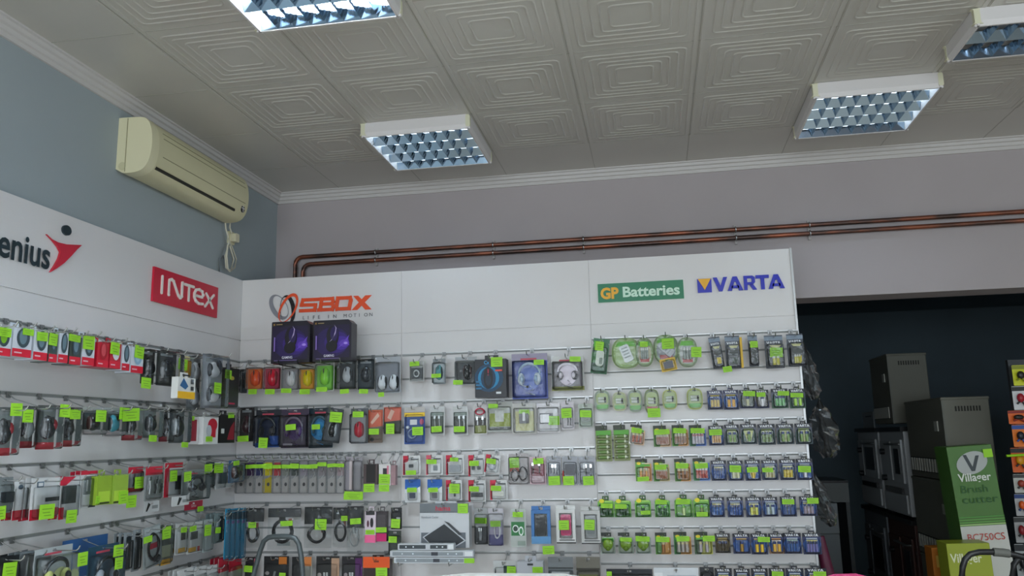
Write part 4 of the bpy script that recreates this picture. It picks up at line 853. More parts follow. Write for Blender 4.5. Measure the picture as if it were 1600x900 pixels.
row('B', 'M', 'third row', LR[2], .09, [
 SM(630, 712, 657, 742, 'red cornered card with small black adapter', (634, 735, 650, 742), RD, obj=[('b', .35, .38, .6, .55, 0, .006, '#3a3e42', 'adapter')]),
 SM(666, 711, 692, 742, 'pink cornered card with a white frame print', (666, 718, 682, 725), '#d05868', obj=[('b', .3, .12, .85, .58, 0, .004, '#f4f4f4', 'card_sleeve'), ('b', .45, .22, .7, .48, 0, .008, '#8c9498', 'memory_card')]),
 SM(697, 711, 725, 742, 'red cornered card with a grey reader', (703, 715, 716, 721), RD, obj=[('b', .2, .15, .82, .5, 0, .012, '#a8acb0', 'card_reader')]),
 SM(732, 711, 758, 744, 'red cornered card with two tiny adapters', (733, 720, 748, 728), RD, obj=[('b', .22, .3, .4, .48, 0, .008, '#383c40', 'adapter'), ('b', .55, .3, .75, .48, 0, .008, '#383c40', 'adapter')]),
 SM(760, 711, 787, 742, 'tilted red cornered card with a clear dome', (761, 717, 776, 725), RD, tilt=8, obj=[('e', .5, .36, .26, .22, '#b8bcc0', 'receiver')]),
 ('card', 795, 709, 827, 757, (796, 715, 811, 731), 'clear bag of short black cables', dict(col='#a8a0a0', clear=(.02, .02, .98, .9, .024), items=[('r', .05, .42, .5, .58, '#c05848')], obj=[('c', .3, .3, .4, .4, '#2c2420'), ('c', .7, .35, .4, .5, '#241c1c')])),
 ('card', 828, 714, 853, 757, (833, 716, 849, 725), 'pink backed pack with dark red leads', dict(col='#c8a8b0', items=[('r', .1, .3, .9, .75, '#8c3848')], obj=[('u', .4, .4, .4, .7, '#281820')])),
 ('card', 855, 713, 877, 758, (857, 744, 875, 758), 'grey blister with a white jack plug', dict(col='#9c9ea4', items=[('r', .1, .1, .9, .72, '#6c7078')], obj=[('u', .5, .4, .2, .62, '#f0f0f0')])),
 ('card', 879, 713, 903, 758, (880, 744, 897, 758), 'grey blister with black block and red edge', dict(col='#9c9ea4', items=[('r', .0, .1, .1, .5, '#d03028')], obj=[('b', .18, .35, .85, .74, 0, .014, '#2c3038', 'adapter')])),
 ('card', 904, 713, 930, 758, (911, 744, 928, 758), 'grey blister with white and black plugs', dict(col='#9c9ea4', items=[('r', .1, .1, .9, .72, '#747880')], obj=[('e', .35, .65, .12, .12, '#f0f0f0', 'plug'), ('u', .6, .3, .3, .62, '#1c1c20')])),
])
Z3B = onY(700, 745.5, D).z
def SD(u0, v0, u1, v1, desc, tg, ob): return ('card', u0, v0, u1, v1, tg, desc, dict(col='#d0d2d2', items=[('r', 0, .58, 1, 1, '#1c5cac'), ('p', [(0, .58), (.7, .58), (1, .7), (1, .42), (0, .42)], '#e4e8ea'), ('r', .2, .63, .85, .69, '#4488d0')], obj=[('b', .3, .18, .68, .42, 0, .006, ob, 'memory_card')], clear=(.2, .1, .8, .48, .008)))
row('B', 'M', 'short fourth row', Z3B, .07, [
 SD(633, 749, 657, 785, 'blue topped card with dark memory card', (636, 762, 651, 769), '#38405c'), SD(668, 749, 691, 785, 'blue topped card with grey memory card', (669, 762, 684, 769), '#706c70'),
 SM(697, 750, 722, 782, 'red cornered card hidden by a big tag', (702, 756, 718, 771), RD, obj=[('b', .5, .2, .62, .42, 0, .006, '#404448', 'adapter')]),
 SM(732, 750, 759, 784, 'red cornered card with black flash drive', (733, 760, 748, 768), RD, obj=[('b', .18, .22, .85, .42, 0, .010, '#20282c', 'flash_drive')]), SM(766, 750, 793, 781, 'red cornered card with white flash drive', (767, 759, 783, 767), RD, obj=[('b', .15, .2, .82, .44, 0, .010, '#ecebe0', 'flash_drive')]),
])
row('B', 'M', 'fifth row', LR[3], .09, [
 ('box', 656, 786, 733, 856, (715, 787, 731, 802), 'large grey laptop cooler carton with red print', dict(col='#c8cacc', d=.06, off=.10, name='laptop_cooler_box', items=[('r', 0, .80, 1, .995, '#70767a'), ('t', 'hama', .32, .83, .155, 1.1, '#c81838'), ('r', 0, .785, 1, .80, '#505458'), ('t', 'Notebook Cooler', .03, .66, .075, .75, '#8c9094'), ('r', .03, 0, .93, .34, '#60666c'), ('p', [(.06, .24), (.5, .56), (.94, .16), (.72, .02), (.28, 0)], '#c0c4c8'), ('p', [(.09, .235), (.5, .53), (.90, .165), (.70, .03), (.28, .02)], '#2c3034'), ('p', [(.5, .60), (.60, .56), (.86, .30), (.80, .28)], '#3c4044')])),
 ('card', 742, 794, 762, 851, (742, 809, 760, 818), 'black backed pack with a silver cable', dict(col='#9a9c9c', items=[('r', .0, .02, 1, .5, '#20242a')], obj=[('u', .45, .12, .1, .38, '#a8acb0')], clear=(.02, .02, .98, .84, .018))),
 ('card', 763, 794, 787, 853, (766, 814, 782, 823), 'purple and white backed earphone pack', dict(col='#b8b4ba', items=[('r', .04, .02, .96, .3, '#4c4884'), ('r', .04, .3, .96, .6, '#a8a0b8')], obj=[('c', .6, .4, .4, .4, '#eceaf0')], clear=(.02, .02, .98, .86, .024))),
 ('card', 798, 795, 822, 855, (801, 800, 817, 808), 'grey card with green panel and white outlines', dict(col='#b4bab4', items=[('r', .04, .3, .9, .66, '#2c7840'), ('e', .32, .48, .2, .10, '#e4ece4'), ('e', .32, .48, .15, .07, '#34483c'), ('e', .68, .42, .16, .12, '#e4ece4'), ('e', .68, .42, .10, .08, '#3c8450'), ('r', .45, .05, .95, .16, '#8c9c90')], clear=None)),
 ('case', 830, 791, 860, 850, (848, 853, 866, 866), 'blue topped phone case box with black case', dict(frame='#3c74b0', col='#101418', shape='#181c20', foot='#7ca8d0', items=[('r', 0, .02, 1, .2, '#5c94c4')])),
 ('case', 869, 790, 899, 849, (873, 813, 889, 828), 'white phone case box with a pink case', dict(shape='#e03878', col='#c83070')),
 ('case', 908, 792, 938, 850, (913, 812, 929, 828), 'white phone case box with a pale grey case', dict(shape='#a8acac', col='#8c9494', frame='#c0c0bc')),
])
row('B', 'M', 'lowest row', LR[4], .09, [
 ('card', 771, 876, 807, 925, (792, 885, 806, 896), 'white pack with green window and black edge', dict(col='#c8cac8', items=[('r', .45, .4, .95, .84, '#183c30'), ('p', [(0, .3), (.12, .3), (.12, .8)], '#181c20')])),
 ('box', 808, 872, 849, 925, (832, 886, 848, 895), 'pale grey carton with black print', dict(col='#b8bac0', d=.05, items=[('r', .4, .78, .62, .84, '#303438'), ('r', .35, .5, .8, .55, '#505458')])),
 ('card', 857, 870, 896, 925, None, 'grey headed blister with a silver bar', dict(col='#808486', items=[('r', 0, .66, 1, .70, '#383c3c')], obj=[('b', .15, .4, .85, .58, 0, .02, '#d8dadc', 'silver_bar')], clear=(.03, .03, .97, .64, .03))),
 ('card', 901, 870, 938, 925, None, 'brown headed blister with an olive insert', dict(col='#787468', items=[('r', 0, .62, 1, .68, '#403c34'), ('r', .1, .1, .9, .5, '#787c48')], obj=[('b', .2, .36, .85, .46, 0, .02, '#202020', 'black_bar')], clear=(.03, .03, .97, .62, .03))),
])
# three silver light bars lying on the hooks in front of the carton
for k, (u0, v0, u1, v1, lab, tg) in enumerate(((625, 848, 712, 858, 'short silver light bar pack, topmost of three below the cooler carton', None), (613, 859, 742, 868.5, 'long silver light bar pack, middle of the three below the cooler carton', None), (619, 869.5, 742, 878.5, 'long silver light bar pack with green tag, lowest of three', (725, 869, 741, 876)))):
    Y = D-.20; A, B = onY(u0, v1, Y), onY(u1, v0, Y); w, h = B.x-A.x, abs(onY(660, v0, Y).z-onY(660, v1, Y).z); zc = onY((u0+u1)/2, (v0+v1)/2, Y).z
    t = empty('light_bar_pack', ((A.x+B.x)/2, Y, zc), lab, 'light bar pack', 'light bar packs on the middle back panel')
    m = MB(); m.rbox(-w/2, 0, -h/2, w/2, -.035, h/2, .004, mat('#c4c8cc', .3)); m.flat(rrect(-w*.47, -h*.3, w*.38, h*.3, .002), -.0358, '#8c9498' if k else '#3c4448'); m.flat(rrect(w*.0, -h*.3, w*.08, h*.3, .001), -.0366, '#383c44' if k else '#c8ccd0'); m.flat(rrect(w*.40, -h*.35, w*.49, h*.35, .001), -.0366, '#e4e8e8')
    for q in (-.35, -.22, .2, .3): m.flat(oval(w*q, 0, .004, .004, 8), -.037, '#d8e0e4')
    m.build('bar_body', t)
    if tg:
        a, b, c_, d_ = tg; x0 = onY(a, b, Y-.04).x-t.location.x; x1 = onY(c_, b, Y-.04).x-t.location.x; MB().box(x0, -.0375, -h*.42, x1, -.039, h*.4, TAGM).build('price_tag', t)
    m = MB()
for k, u in enumerate((648, 722)):                       # the brackets that carry the bars and the carton
    p = onY(u, 880, D); t = empty('display_hook', (p.x, D, onY(u, 879, D-.2).z-.006), 'wire hook under the silver light bars, %s one' % ('left', 'right')[k], 'hook', 'display hooks on the middle back panel')
    MB().rbox(-.014, -.008, -.012, .014, 0, .012, .003, CHROME).build('back_plate', t); MB().tube([(0, -.004, 0), (0, -.26, 0), (0, -.27, .015)], .003, CHROME, 6).build('wire', t)

# ------------------------------------------------------------------ corner back panel
row('B', 'A', 'top row', LR[0], .10, [
 ('clam', 374, 577, 384, 614, None, 'dark slim mouse pack beside the corner', dict(card='#2c343c', off=.05)),
 ('mouse', 384, 568, 410, 609, (388, 608, 401, 616), 'orange card with an orange mouse', dict(card='#e07838', col='#f05818', side='#c83c10', mh=.64, mw=.6)),
 ('mouse', 411, 567, 437, 609, (414, 608, 429, 616), 'pink red card with a red mouse', dict(card='#b02c48', col='#d81030', side='#801020', mh=.64, mw=.6)),
 ('mouse', 440, 569, 466, 610, (439, 607, 455, 614), 'grey card with a white mouse', dict(card='#a09ca0', col='#e8e8ea', side='#b8bcc0', mh=.60, mw=.6)),
 ('mouse', 467, 569, 491, 609, (468, 608, 484, 616), 'amber card with a yellow mouse', dict(card='#e8a428', col='#f8e008', side='#d8b808', mh=.64, mw=.62)),
 ('mouse', 492, 561, 520, 611, (494, 605, 511, 612), 'green card with a lime mouse', dict(card='#74bc3c', col='#8cd83c', side='#60a828', mh=.56, mw=.56, off=.17)),
 ('mouse', 507, 563, 528, 609, None, 'lime mouse pack hanging behind the green one', dict(card='#4c7438', col='#8cd83c', side='#60a828', off=.06, hook=False)),
 ('clam', 528, 562, 554, 608, (531, 608, 545, 615), 'black pack with a silver black mouse', dict(card='#282c30', col='#c0c4c8', side='#0c0e10', off=.15)),
 ('clam', 556, 561, 584, 608, (561, 608, 575, 615), 'dark teal pack with a black mouse', dict(card='#1c2c34', col='#1c242c', off=.11)),
 ('mouse', 586, 557, 624, 614, (591, 613, 600, 620), 'grey clamshell with two white black mice', dict(card='#80848c', head='#a8acb0', col='#e4e8ec', side='#181c20', n=2, mh=.42, mz=.66, off=.12)),
])
for k, (u0, v0, u1, v1) in enumerate(((424, 502, 484, 567), (489, 500, 549, 564))):   # two purple cartons hung above the row
    Y = D-.275; xa, xb = onY(u0, 535, Y).x, onY(u1, 535, Y).x; zt, zb = onY((u0+u1)/2, v0, Y).z, onY((u0+u1)/2, v1, Y).z; w, h = xb-xa, zt-zb
    t = empty('headset_box', ((xa+xb)/2, Y+.075, zt), 'purple and black gaming headset carton, %s of the pair under the orange lettering' % ('left', 'right')[k], 'box', 'purple headset cartons')
    m = MB(); ch = .018; pts = [(-w/2, -h), (w/2, -h), (w/2, -ch), (w/2-ch, 0), (-w/2+.004, 0), (-w/2, -.004)]
    m.prism(pts, 0, -.075, mat('#17131f', .35))
    art(m, w, h, -.075, [('r', .03, .08, .95, .88, '#1c1034'), ('e', .5, .46, .44, .36, '#261450'), ('e', .62, .45, .32, .26, '#341a70'), ('e', .74, .43, .21, .17, '#43249033'[:7]), ('e', .82, .42, .13, .09, '#5c38ac'), ('p', [(.66, .30), (.95, .62), (.90, .47), (.96, .36), (.84, .41)], '#6a48bc'), ('e', .86, .42, .05, .03, '#a88ce0'), ('e', .52, .60, .16, .26, '#100c18'), ('e', .56, .66, .10, .18, '#241250'), ('e', .50, .36, .15, .14, '#0c0a10'), ('p', [(.56, .88), (.62, .80), (.60, .66), (.5, .50), (.44, .46), (.54, .56), (.585, .70), (.60, .80)], '#c8b8e0'), ('t', 'GAMING', .30, .10, .085, .8, '#e8e4f0'), ('r', .10, .05, .70, .07, '#68588c'), ('t', 'X', .06, .90, .07, 1, '#d8a850'), ('r', .14, .915, .30, .935, '#a89060'), ('r', .09, .28, .12, .62, '#8c70c0')])
    m.build('carton', t)
    cx = (xa+xb)/2; hk = empty('display_hook', (cx, D, zb-.008), 'black wire hook pair carrying the %s purple carton' % ('left', 'right')[k], 'hook', 'hooks under the purple cartons')
    bb = MB()
    for s in (-.05, .05): bb.tube([(s, -.004, 0), (s, -.29, 0), (s, -.30, .02)], .003, CHROME if k else mat('#3a3c40', .3, .8), 6)
    bb.build('wire', hk); MB().box(-.06, -.008, -.010, .06, 0, .010, CHROME).build('back_plate', hk)
row('B', 'A', 'second row', LR[1], .10, [
 ('clam', 371, 637, 395, 690, (371, 681, 388, 690), 'dark red black mouse pack', dict(card='#1c1416', col='#3c1820', side='#141010')),
 ('headset', 397, 640, 437, 699, (404, 684, 418, 700), 'dark blue pack with black headset', dict(card='#12203c', head='#20242c', foot='#1c50a0', col='#20262c', cup='#101418', mic=False, items=[('r', .55, .05, .95, .3, '#1c4c9c')])),
 ('headset', 437, 639, 480, 700, (446, 663, 462, 672), 'purple grey pack with purple headphones', dict(card='#3c3244', col='#6c6070', cup='#4a2c68', mic=False, items=[('e', .5, .5, .3, .3, '#3c1c5c'), ('r', .08, .06, .42, .12, '#908894')], off=.13)),
 ('headset', 480, 637, 518, 700, (487, 663, 500, 671), 'dark pack with bright blue headphones', dict(card='#182a34', col='#2c5464', cup='#1c7cb4', mic=False, items=[('e', .45, .5, .36, .3, '#1880b8'), ('e', .45, .48, .2, .18, '#2890c8')])),
 ('mouse', 510, 638, 542, 695, (517, 643, 536, 659), 'tilted grey pack with black chrome mouse', dict(card='#50565c', head='#3a3e42', col='#101418', side='#c0c8cc', mw=.52, mh=.46, mz=.58, tilt=8, off=.16)),
 ('mouse', 546, 638, 573, 693, (551, 643, 568, 652), 'grey pack with a crimson mouse', dict(card='#909294', head='#50545a', col='#c01430', side='#801020', mh=.46, mz=.56, off=.13)),
 ('card', 573, 640, 598, 692, (576, 670, 592, 679), 'orange card with slanted white stick', dict(col='#6c5c50', items=[('p', [(0, .45), (0, .98), (1, .98), (1, .5)], '#d86848'), ('p', [(.25, .62), (.7, .9), (.8, .8), (.35, .55)], '#f0c8b0'), ('e', .35, .1, .12, .06, '#18181a')], clear=(.03, .1, .97, .95, .012))),
 ('card', 600, 636, 627, 678, (603, 662, 616, 678), 'orange card with white stick and dark grid', dict(col='#2c3028', items=[('p', [(0, .45), (0, 1), (1, .98), (1, .5)], '#d46850'), ('p', [(.2, .6), (.42, .92), (.62, .84), (.4, .52)], '#e8c0ac')], clear=(.03, .04, .97, .97, .012))),
])
SL = ['#46485c', '#4a2c5c', '#343868', '#d8c818', '#b83c44', '#8c9088', '#4c5450', '#9c94a0', '#8c8c8c', '#90888c', '#989494', '#a89498']
SD_ = ['grey', 'purple', 'dark blue', 'yellow', 'red', 'pale grey', 'charcoal', 'lilac grey', 'silver grey', 'warm grey', 'light grey', 'rosy grey']
bx = [370, 385, 399, 413, 427, 440.5, 454, 468.5, 482.5, 497, 511.5, 526, 539]
tg = [(384, 726, 398, 732), (398, 725.5, 412, 731.5), (412, 724.5, 425.5, 732.5), (426, 726.5, 440, 732), (439, 726, 453, 732), (453, 724.5, 467, 732), (468, 726, 482, 732), (482, 725.5, 496, 732), (496, 722.5, 510, 728.5), (511, 724.5, 525, 730), (525, 724.5, 537.5, 730)]
row('B', 'A', 'third row', LR[2], .10, [('slim', bx[i]+.4, 712, bx[i+1]-.4, 771, None if i == 0 else tg[i-1], SD_[i]+' slim earphone box', dict(col=SL[i], low='#c8b428' if i == 3 else '#b8b4b2', off=.12)) for i in range(12)]+[
 ('card', 540, 714, 552, 768, None, 'shiny silver foil pack', dict(col='#a8a0a8', items=[('r', .5, .05, .9, .9, '#e8d8d8')], clear=(.02, .02, .98, .9, .02))), ('card', 553, 714, 566, 768, (537, 768, 567, 781), 'shiny grey pack with wide low tag', dict(col='#989498', clear=(.02, .02, .98, .9, .02))),
 ('box', 568, 720, 590, 757, (568, 756, 585, 769), 'dark brown carton with black window', dict(col='#4c3c3c', d=.03, items=[('r', .2, .08, .85, .85, '#14100f')])), ('box', 592, 720, 610, 759, [(592, 741, 609, 756), (592, 757, 608, 768)], 'white carton with phone print and two tags', dict(col='#d8d4d0', d=.04, items=[('r', .35, .45, .7, .7, '#2c2c30'), ('r', .7, .3, .85, .8, '#d07c90')])),
 ('box', 611, 722, 618, 758, None, 'slim pink edged carton at the end', dict(col='#a08084', d=.03)),
])
row('B', 'A', 'fourth row', LR[3], .10, [
 ('bag', 384, 794, 412, 856, (388, 816, 400, 825), 'clear bag with thick black cable', dict(hh=.34, off=.13)), ('bag', 419, 794, 470, 859, (438, 814, 457, 822), 'wide foil bag with coiled black cable', dict(hh=.22, head='#34363a', n=6, items=[('r', .3, .1, .7, .2, '#a8b0b0')], off=.16)), ('bag', 476, 792, 519, 856, (492, 811, 510, 828), 'bag with black header and black cable', dict(hh=.42)),
 ('bag', 521, 793, 548, 855, (533, 806, 543, 814), 'narrow bag with thin black cable', dict(hh=.3)), ('bag', 543, 791, 568, 861, (547, 810, 564, 819), 'clear bag with tall black header', dict(hh=.48, n=1, cable='#b0b4b4', off=.15)),
 ('box', 570, 794, 587, 848, (571, 828, 585, 835), 'glossy white and pink carton', dict(col='#e0d0d8', d=.03, items=[('r', 0, 0, 1, .22, '#f06898'), ('r', .1, .8, .9, .92, '#303030'), ('e', .3, .55, .1, .1, '#5c3040'), ('e', .65, .58, .15, .14, '#201c20')])), ('box', 588, 794, 604, 846, (587, 824, 604, 832), 'charcoal carton with magenta foot', dict(col='#3a3236', d=.03, items=[('r', 0, 0, 1, .24, '#c81c68'), ('r', .1, .4, .9, .8, '#4c4648')])),
 ('card', 611, 793, 628, 827, (611, 811, 625, 825), 'small black card with big tag', dict(col='#14181a', items=[('r', .5, .45, .85, .55, '#d8dcdc')])), ('card', 607, 829, 627, 868, (607, 838, 620, 848), 'dark foil pack with leafy tag', dict(col='#3a443c', hook=False)),
])
row('B', 'A', 'lowest row', LR[4], .10, [
 ('card', 383, 870, 400, 925, (381, 884, 394, 894), 'black card with pink strip', dict(col='#1c1c1e', items=[('r', .8, 0, 1, .95, '#c06070')])), ('card', 412, 869, 451, 928, (436, 895, 446, 905), 'black headset card with orange cap', dict(col='#181a1c', items=[('r', .6, .78, .92, .98, '#d07828'), ('e', .15, .55, .08, .05, '#b0a8a8'), ('p', [(.3, .2), (.42, .6), (.5, .6), (.4, .2)], '#909494')])),
 ('card', 456, 870, 488, 928, None, 'black and grey card with orange plug', dict(col='#8c8c84', items=[('r', 0, 0, .45, 1, '#18191b'), ('r', .6, .75, .95, 1, '#c8783c')])), ('card', 494, 869, 530, 928, None, 'black card with white cable and tan side', dict(col='#1a1a1b', items=[('r', .66, 0, 1, .95, '#b89478'), ('e', .15, .5, .09, .06, '#b8b0ac')], obj=[('u', .45, .2, .12, .5, '#e0e0e0')])),
 ('card', 534, 869, 566, 928, None, 'black card with purple side', dict(col='#1a181c', items=[('r', .66, 0, 1, .95, '#5c2068'), ('e', .2, .5, .09, .06, '#b0a4a8')], obj=[('u', .5, .2, .12, .5, '#d8d8d8')])), ('box', 568, 870, 608, 928, (587, 887, 605, 903), 'dark carton with orange header', dict(col='#302420', d=.05, items=[('r', -.02, .70, 1.02, 1, '#e8581c'), ('r', .4, .85, .6, .9, '#803010')])),
])

# ------------------------------------------------------------------ left wall panel
def LB(u0, v0, u1, v1, desc, tg, **k):
    it = [('r', 0, 0, 1, .24, '#d01c34'), ('r', .1, .10, .5, .14, '#e8c0c4'), ('e', .52, .58, .34, .30, k.pop('oval', '#3c4c54')), ('e', .50, .60, .20, .22, k.pop('inner', '#68808c'))]+k.pop('extra', [])
    return ('box', u0, v0, u1, v1, tg, desc, dict(dict(col='#d0d6de', d=.07, items=it, off=.08, group='mouse cartons'), **k))
row('L', 'L', 'top row', LR[0], .12, [
 LB(-8, 505, 18, 556, 'white and red carton with black green mouse', (-4, 512, 18, 526), inner='#80b828'), LB(20, 506, 50, 558, 'white and red carton with large dark oval', (36, 514, 53, 524)), LB(53, 511, 75, 563, 'white and red carton with slanted tag', (58, 519, 75, 533)),
 LB(77, 514, 90, 566, 'dark green sided mouse carton', (77, 521, 90, 540), col='#40504c'), LB(92, 514, 107, 567, 'white printed carton side with red base', None), LB(109, 519, 127, 570, 'dark carton with a pale back', (108, 523, 126, 534), col='#38443f'),
 LB(129, 520, 148, 571, 'white red carton with square tag', (130, 525, 148, 546)), LB(152, 529, 170, 574, 'all red carton side', None, col='#c01c30', oval='#a81828', inner='#c84850'), LB(172, 530, 189, 576, 'red carton with white oval front', (173, 535, 187, 554), col='#b81c30', oval='#d8dce0', inner='#d8dce0'),
 LB(191, 534, 203, 579, 'white carton with teal mouse print', None), LB(205, 537, 224, 583, 'white and pale blue carton with red base', (211, 540, 225, 560), oval='#8cb0c8', inner='#a8c8d8'),
 ('clam', 226, 546, 248, 600, (221, 590, 236, 607), 'dark glossy mouse clamshell', dict(card='#2c2c2c', mz=.5)), ('clam', 250, 549, 282, 603, None, 'large black mouse clamshell', dict(card='#24282a', off=.17)),
 ('card', 280, 556, 296, 590, (279, 561, 293, 578), 'small yellow and white pack', dict(col='#d8c890', items=[('r', .6, .1, 1, .8, '#e0a428')])),
 ('box', 278, 584, 305, 623, None, 'white and yellow drive carton with blue print', dict(col='#dcdcd8', d=.03, off=.22, hook=False, items=[('r', 0, 0, 1, .28, '#e8b020'), ('p', [(.1, .5), (.3, .82), (.58, .5), (.42, .36)], '#2c6090'), ('r', .2, .90, .6, .96, '#303438'), ('r', .7, .6, .88, .8, '#585c60'), ('r', .7, .34, .88, .5, '#3c4044')])),
 ('clam', 298, 556, 318, 640, None, 'clear double clamshell with silver mice', dict(card='#a0a4a8', col='#d4d8dc', side='#8c9094', n=2, off=.09)), ('clam', 320, 554, 353, 638, (335, 598, 346, 615), 'large clear clamshell with two white mice', dict(card='#a8acb4', col='#e8eaee', side='#282c34', n=2, mw=.5, mh=.5, acc='#505864', off=.17)),
 ('box', 354, 570, 373, 636, (352, 578, 362, 592), 'black carton with yellow emblem', dict(col='#181c20', d=.05, off=.14, items=[('e', .4, .68, .2, .05, '#b0a040'), ('r', .1, .06, .7, .10, '#c02850')])),
])
row('L', 'L', 'second row', LR[1], .12, [
 ('clam', -6, 636, 26, 712, (17, 630, 35, 650), 'clear clamshell with black and red mouse', dict(card='#7c8484', foot='#c82438', acc='#c83040')), ('clam', 33, 634, 60, 700, (36, 640, 52, 660), 'grey clamshell with pale mouse', dict(card='#6c7472', col='#8c9494', foot='#b02034')),
 ('clam', 64, 633, 94, 702, (94, 632, 110, 652), 'wide clamshell with red and black mouse', dict(card='#6a7270', foot='#c82438', acc='#b82438', off=.16)), ('clam', 97, 636, 122, 698, (110, 640, 126, 655), 'dark clamshell with black mouse and tag', dict(card='#505856', foot='#b82034')),
 ('mouse', 135, 636, 165, 680, (150, 641, 166, 659), 'white framed pack with black mouse', dict(card='#3c4644', head='#a8aca8', col='#202424', foot='#c8c4c4')), ('mouse', 168, 637, 194, 682, (187, 637, 201, 656), 'white framed pack with cyan mouse', dict(card='#485452', head='#a8b0b0', col='#38a0b4', side='#203034', foot='#c8c0c0')),
 ('clam', 197, 636, 218, 688, (192, 638, 218, 658), 'rounded blister with black mouse under tag', dict(card='#8c9490', foot='#c03040')), ('clam', 228, 638, 250, 684, (233, 680, 245, 690), 'clear oval blister with dark green mouse', dict(card='#7c8684', col='#18282c', mh=.62)),
 ('clam', 255, 640, 268, 690, None, 'narrow dark blister', dict(card='#3c4446', foot='#b03040')), ('clam', 270, 639, 294, 692, (284, 691, 294, 699), 'large black silver mouse blister', dict(card='#5c6468', col='#1c2024', side='#a0a8ac', off=.15, mh=.66)),
 ('box', 296, 646, 310, 694, (296, 650, 304, 657), 'white edged dark red carton', dict(col='#d8d4d4', d=.04, items=[('r', .1, .1, .8, .8, '#901c30')])), ('box', 318, 646, 341, 694, (322, 682, 332, 690), 'white carton with a red curved print', dict(col='#dcdcda', d=.055, items=[('e', .6, .62, .32, .22, '#c01c34'), ('r', .5, .22, .82, .6, '#c01c34'), ('e', .35, .42, .18, .2, '#b8bcc0')])),
 ('box', 343, 643, 367, 692, (357, 645, 366, 653), 'black carton with dark red curve', dict(col='#141214', d=.05, items=[('p', [(.5, .1), (.95, .1), (.95, .7), (.7, .5)], '#8c1c2c'), ('r', .1, .3, .3, .45, '#c8c8c4')])),
])
def RW(u0, v0, u1, v1, desc, tg, **k): return ('card', u0, v0, u1, v1, tg, desc, dict(dict(col='#d2d4d4', name='accessory_pack'), **k))
row('L', 'L', 'third row', LR[2], .12, [
 RW(-8, 746, 18, 802, 'dark blister with low tag at the photo edge', (-6, 791, 9, 812), col='#788082', obj=[('b', .3, .3, .8, .6, 0, .02, '#1c2428', 'adapter')]), RW(20, 750, 40, 812, 'white and red cable blister', None, items=[('r', 0, 0, 1, .24, '#b81830'), ('e', .5, .82, .2, .06, '#50606c')]),
 RW(47, 747, 91, 811, 'white card with box outline print and black plug', (62, 788, 85, 811), items=[('r', 0, 0, 1, .26, '#b81830'), ('r', .18, .78, .42, .92, '#607484'), ('r', .22, .81, .38, .89, '#d2d4d4'), ('r', .5, .42, .92, .52, '#283034')], off=.15),
 RW(92, 745, 122, 810, 'white card with red curve and black photo', (104, 797, 120, 817), items=[('p', [(0, .8), (0, 1), (.8, 1), (.3, .8)], '#c81c38'), ('r', .12, .36, .86, .78, '#343c3c'), ('r', 0, 0, .25, .28, '#c01c34')]), RW(124, 736, 150, 793, 'red topped white card with grey bars', None, items=[('r', 0, .90, 1, 1, '#c81c38'), ('r', .2, .36, .9, .86, '#687070'), ('r', .35, .45, .45, .76, '#c0c4c4'), ('r', .6, .45, .7, .76, '#c0c4c4'), ('p', [(.5, 0), (.95, .3), (.95, .0)], '#303838')]),
 ('box', 152, 737, 174, 788, (150, 775, 156, 787), 'lime green carton', dict(col='#90b030', d=.03, items=[('r', .1, .08, .9, .4, '#b0d440'), ('r', .1, .02, .9, .07, '#303c18')])), ('box', 176, 736, 200, 786, (186, 767, 200, 787), 'lime green striped carton with tag', dict(col='#94b43c', d=.03, items=[('r', .1, .08, .9, .4, '#b0d440'), ('r', .1, .02, .9, .07, '#303c18')])),
 RW(199, 728, 222, 770, 'red headed clear pack with cables', (211, 745, 224, 763), items=[('r', 0, .72, 1, .96, '#c81c38'), ('r', 0, .04, 1, .2, '#b01c30')], col='#989c9c', obj=[('u', .5, .25, .4, .6, '#2c3030')]), RW(226, 728, 252, 782, 'red headed pack with silver cables', None, items=[('r', 0, .74, 1, .98, '#c81c38')], col='#8c9090', obj=[('u', .4, .2, .4, .6, '#d0d4d4'), ('u', .7, .2, .3, .5, '#202424')]),
 RW(225, 783, 248, 800, 'white price strip with black icon, hanging low', (198, 774, 213, 793), hook=False, items=[('p', [(.1, .1), (.25, .9), (.4, .7), (.2, .1)], '#202424'), ('r', .5, .3, .9, .6, '#989c9c')], clear=None), RW(256, 723, 284, 776, 'white card with a wide red border', (266, 735, 277, 752), items=[('r', 0, .85, 1, 1, '#c81c38'), ('r', 0, 0, .25, 1, '#c81c38'), ('r', .6, .2, .9, .6, '#383c40')]),
 RW(268, 775, 295, 790, 'white price strip under the red card', None, hook=False, items=[('p', [(.3, .1), (.4, .9), (.55, .7), (.4, .1)], '#202424'), ('r', .6, .3, .95, .6, '#989c9c')], clear=None),
 ('headset', 290, 734, 324, 782, (288, 737, 299, 752), 'clear pack with black headphones', dict(card='#788080', col='#22282c', cup='#2c3438', mic=False, off=.15)), RW(288, 783, 316, 796, 'crimson label strip below the headphones', (309, 791, 318, 799), col='#b82040', hook=False, clear=None, items=[('t', 'Genius', .35, .3, .5, .8, '#e8c8d0')]),
 RW(321, 722, 334, 762, 'dark slim pack with top tag', (320, 725, 332, 739), col='#38484c'), RW(336, 722, 351, 764, 'white blister with dark grey item', (335, 724, 349, 739), obj=[('b', .25, .2, .75, .6, 0, .02, '#384448', 'adapter')]), RW(352, 724, 361, 762, 'white blister with black lead', None, obj=[('u', .5, .2, .4, .7, '#202428')]), ('mouse', 363, 719, 379, 754, (365, 720, 374, 727), 'blue and white blister with dark mouse', dict(card='#6c88a0', head='#4c70a0', col='#18222c', off=.14)),
])
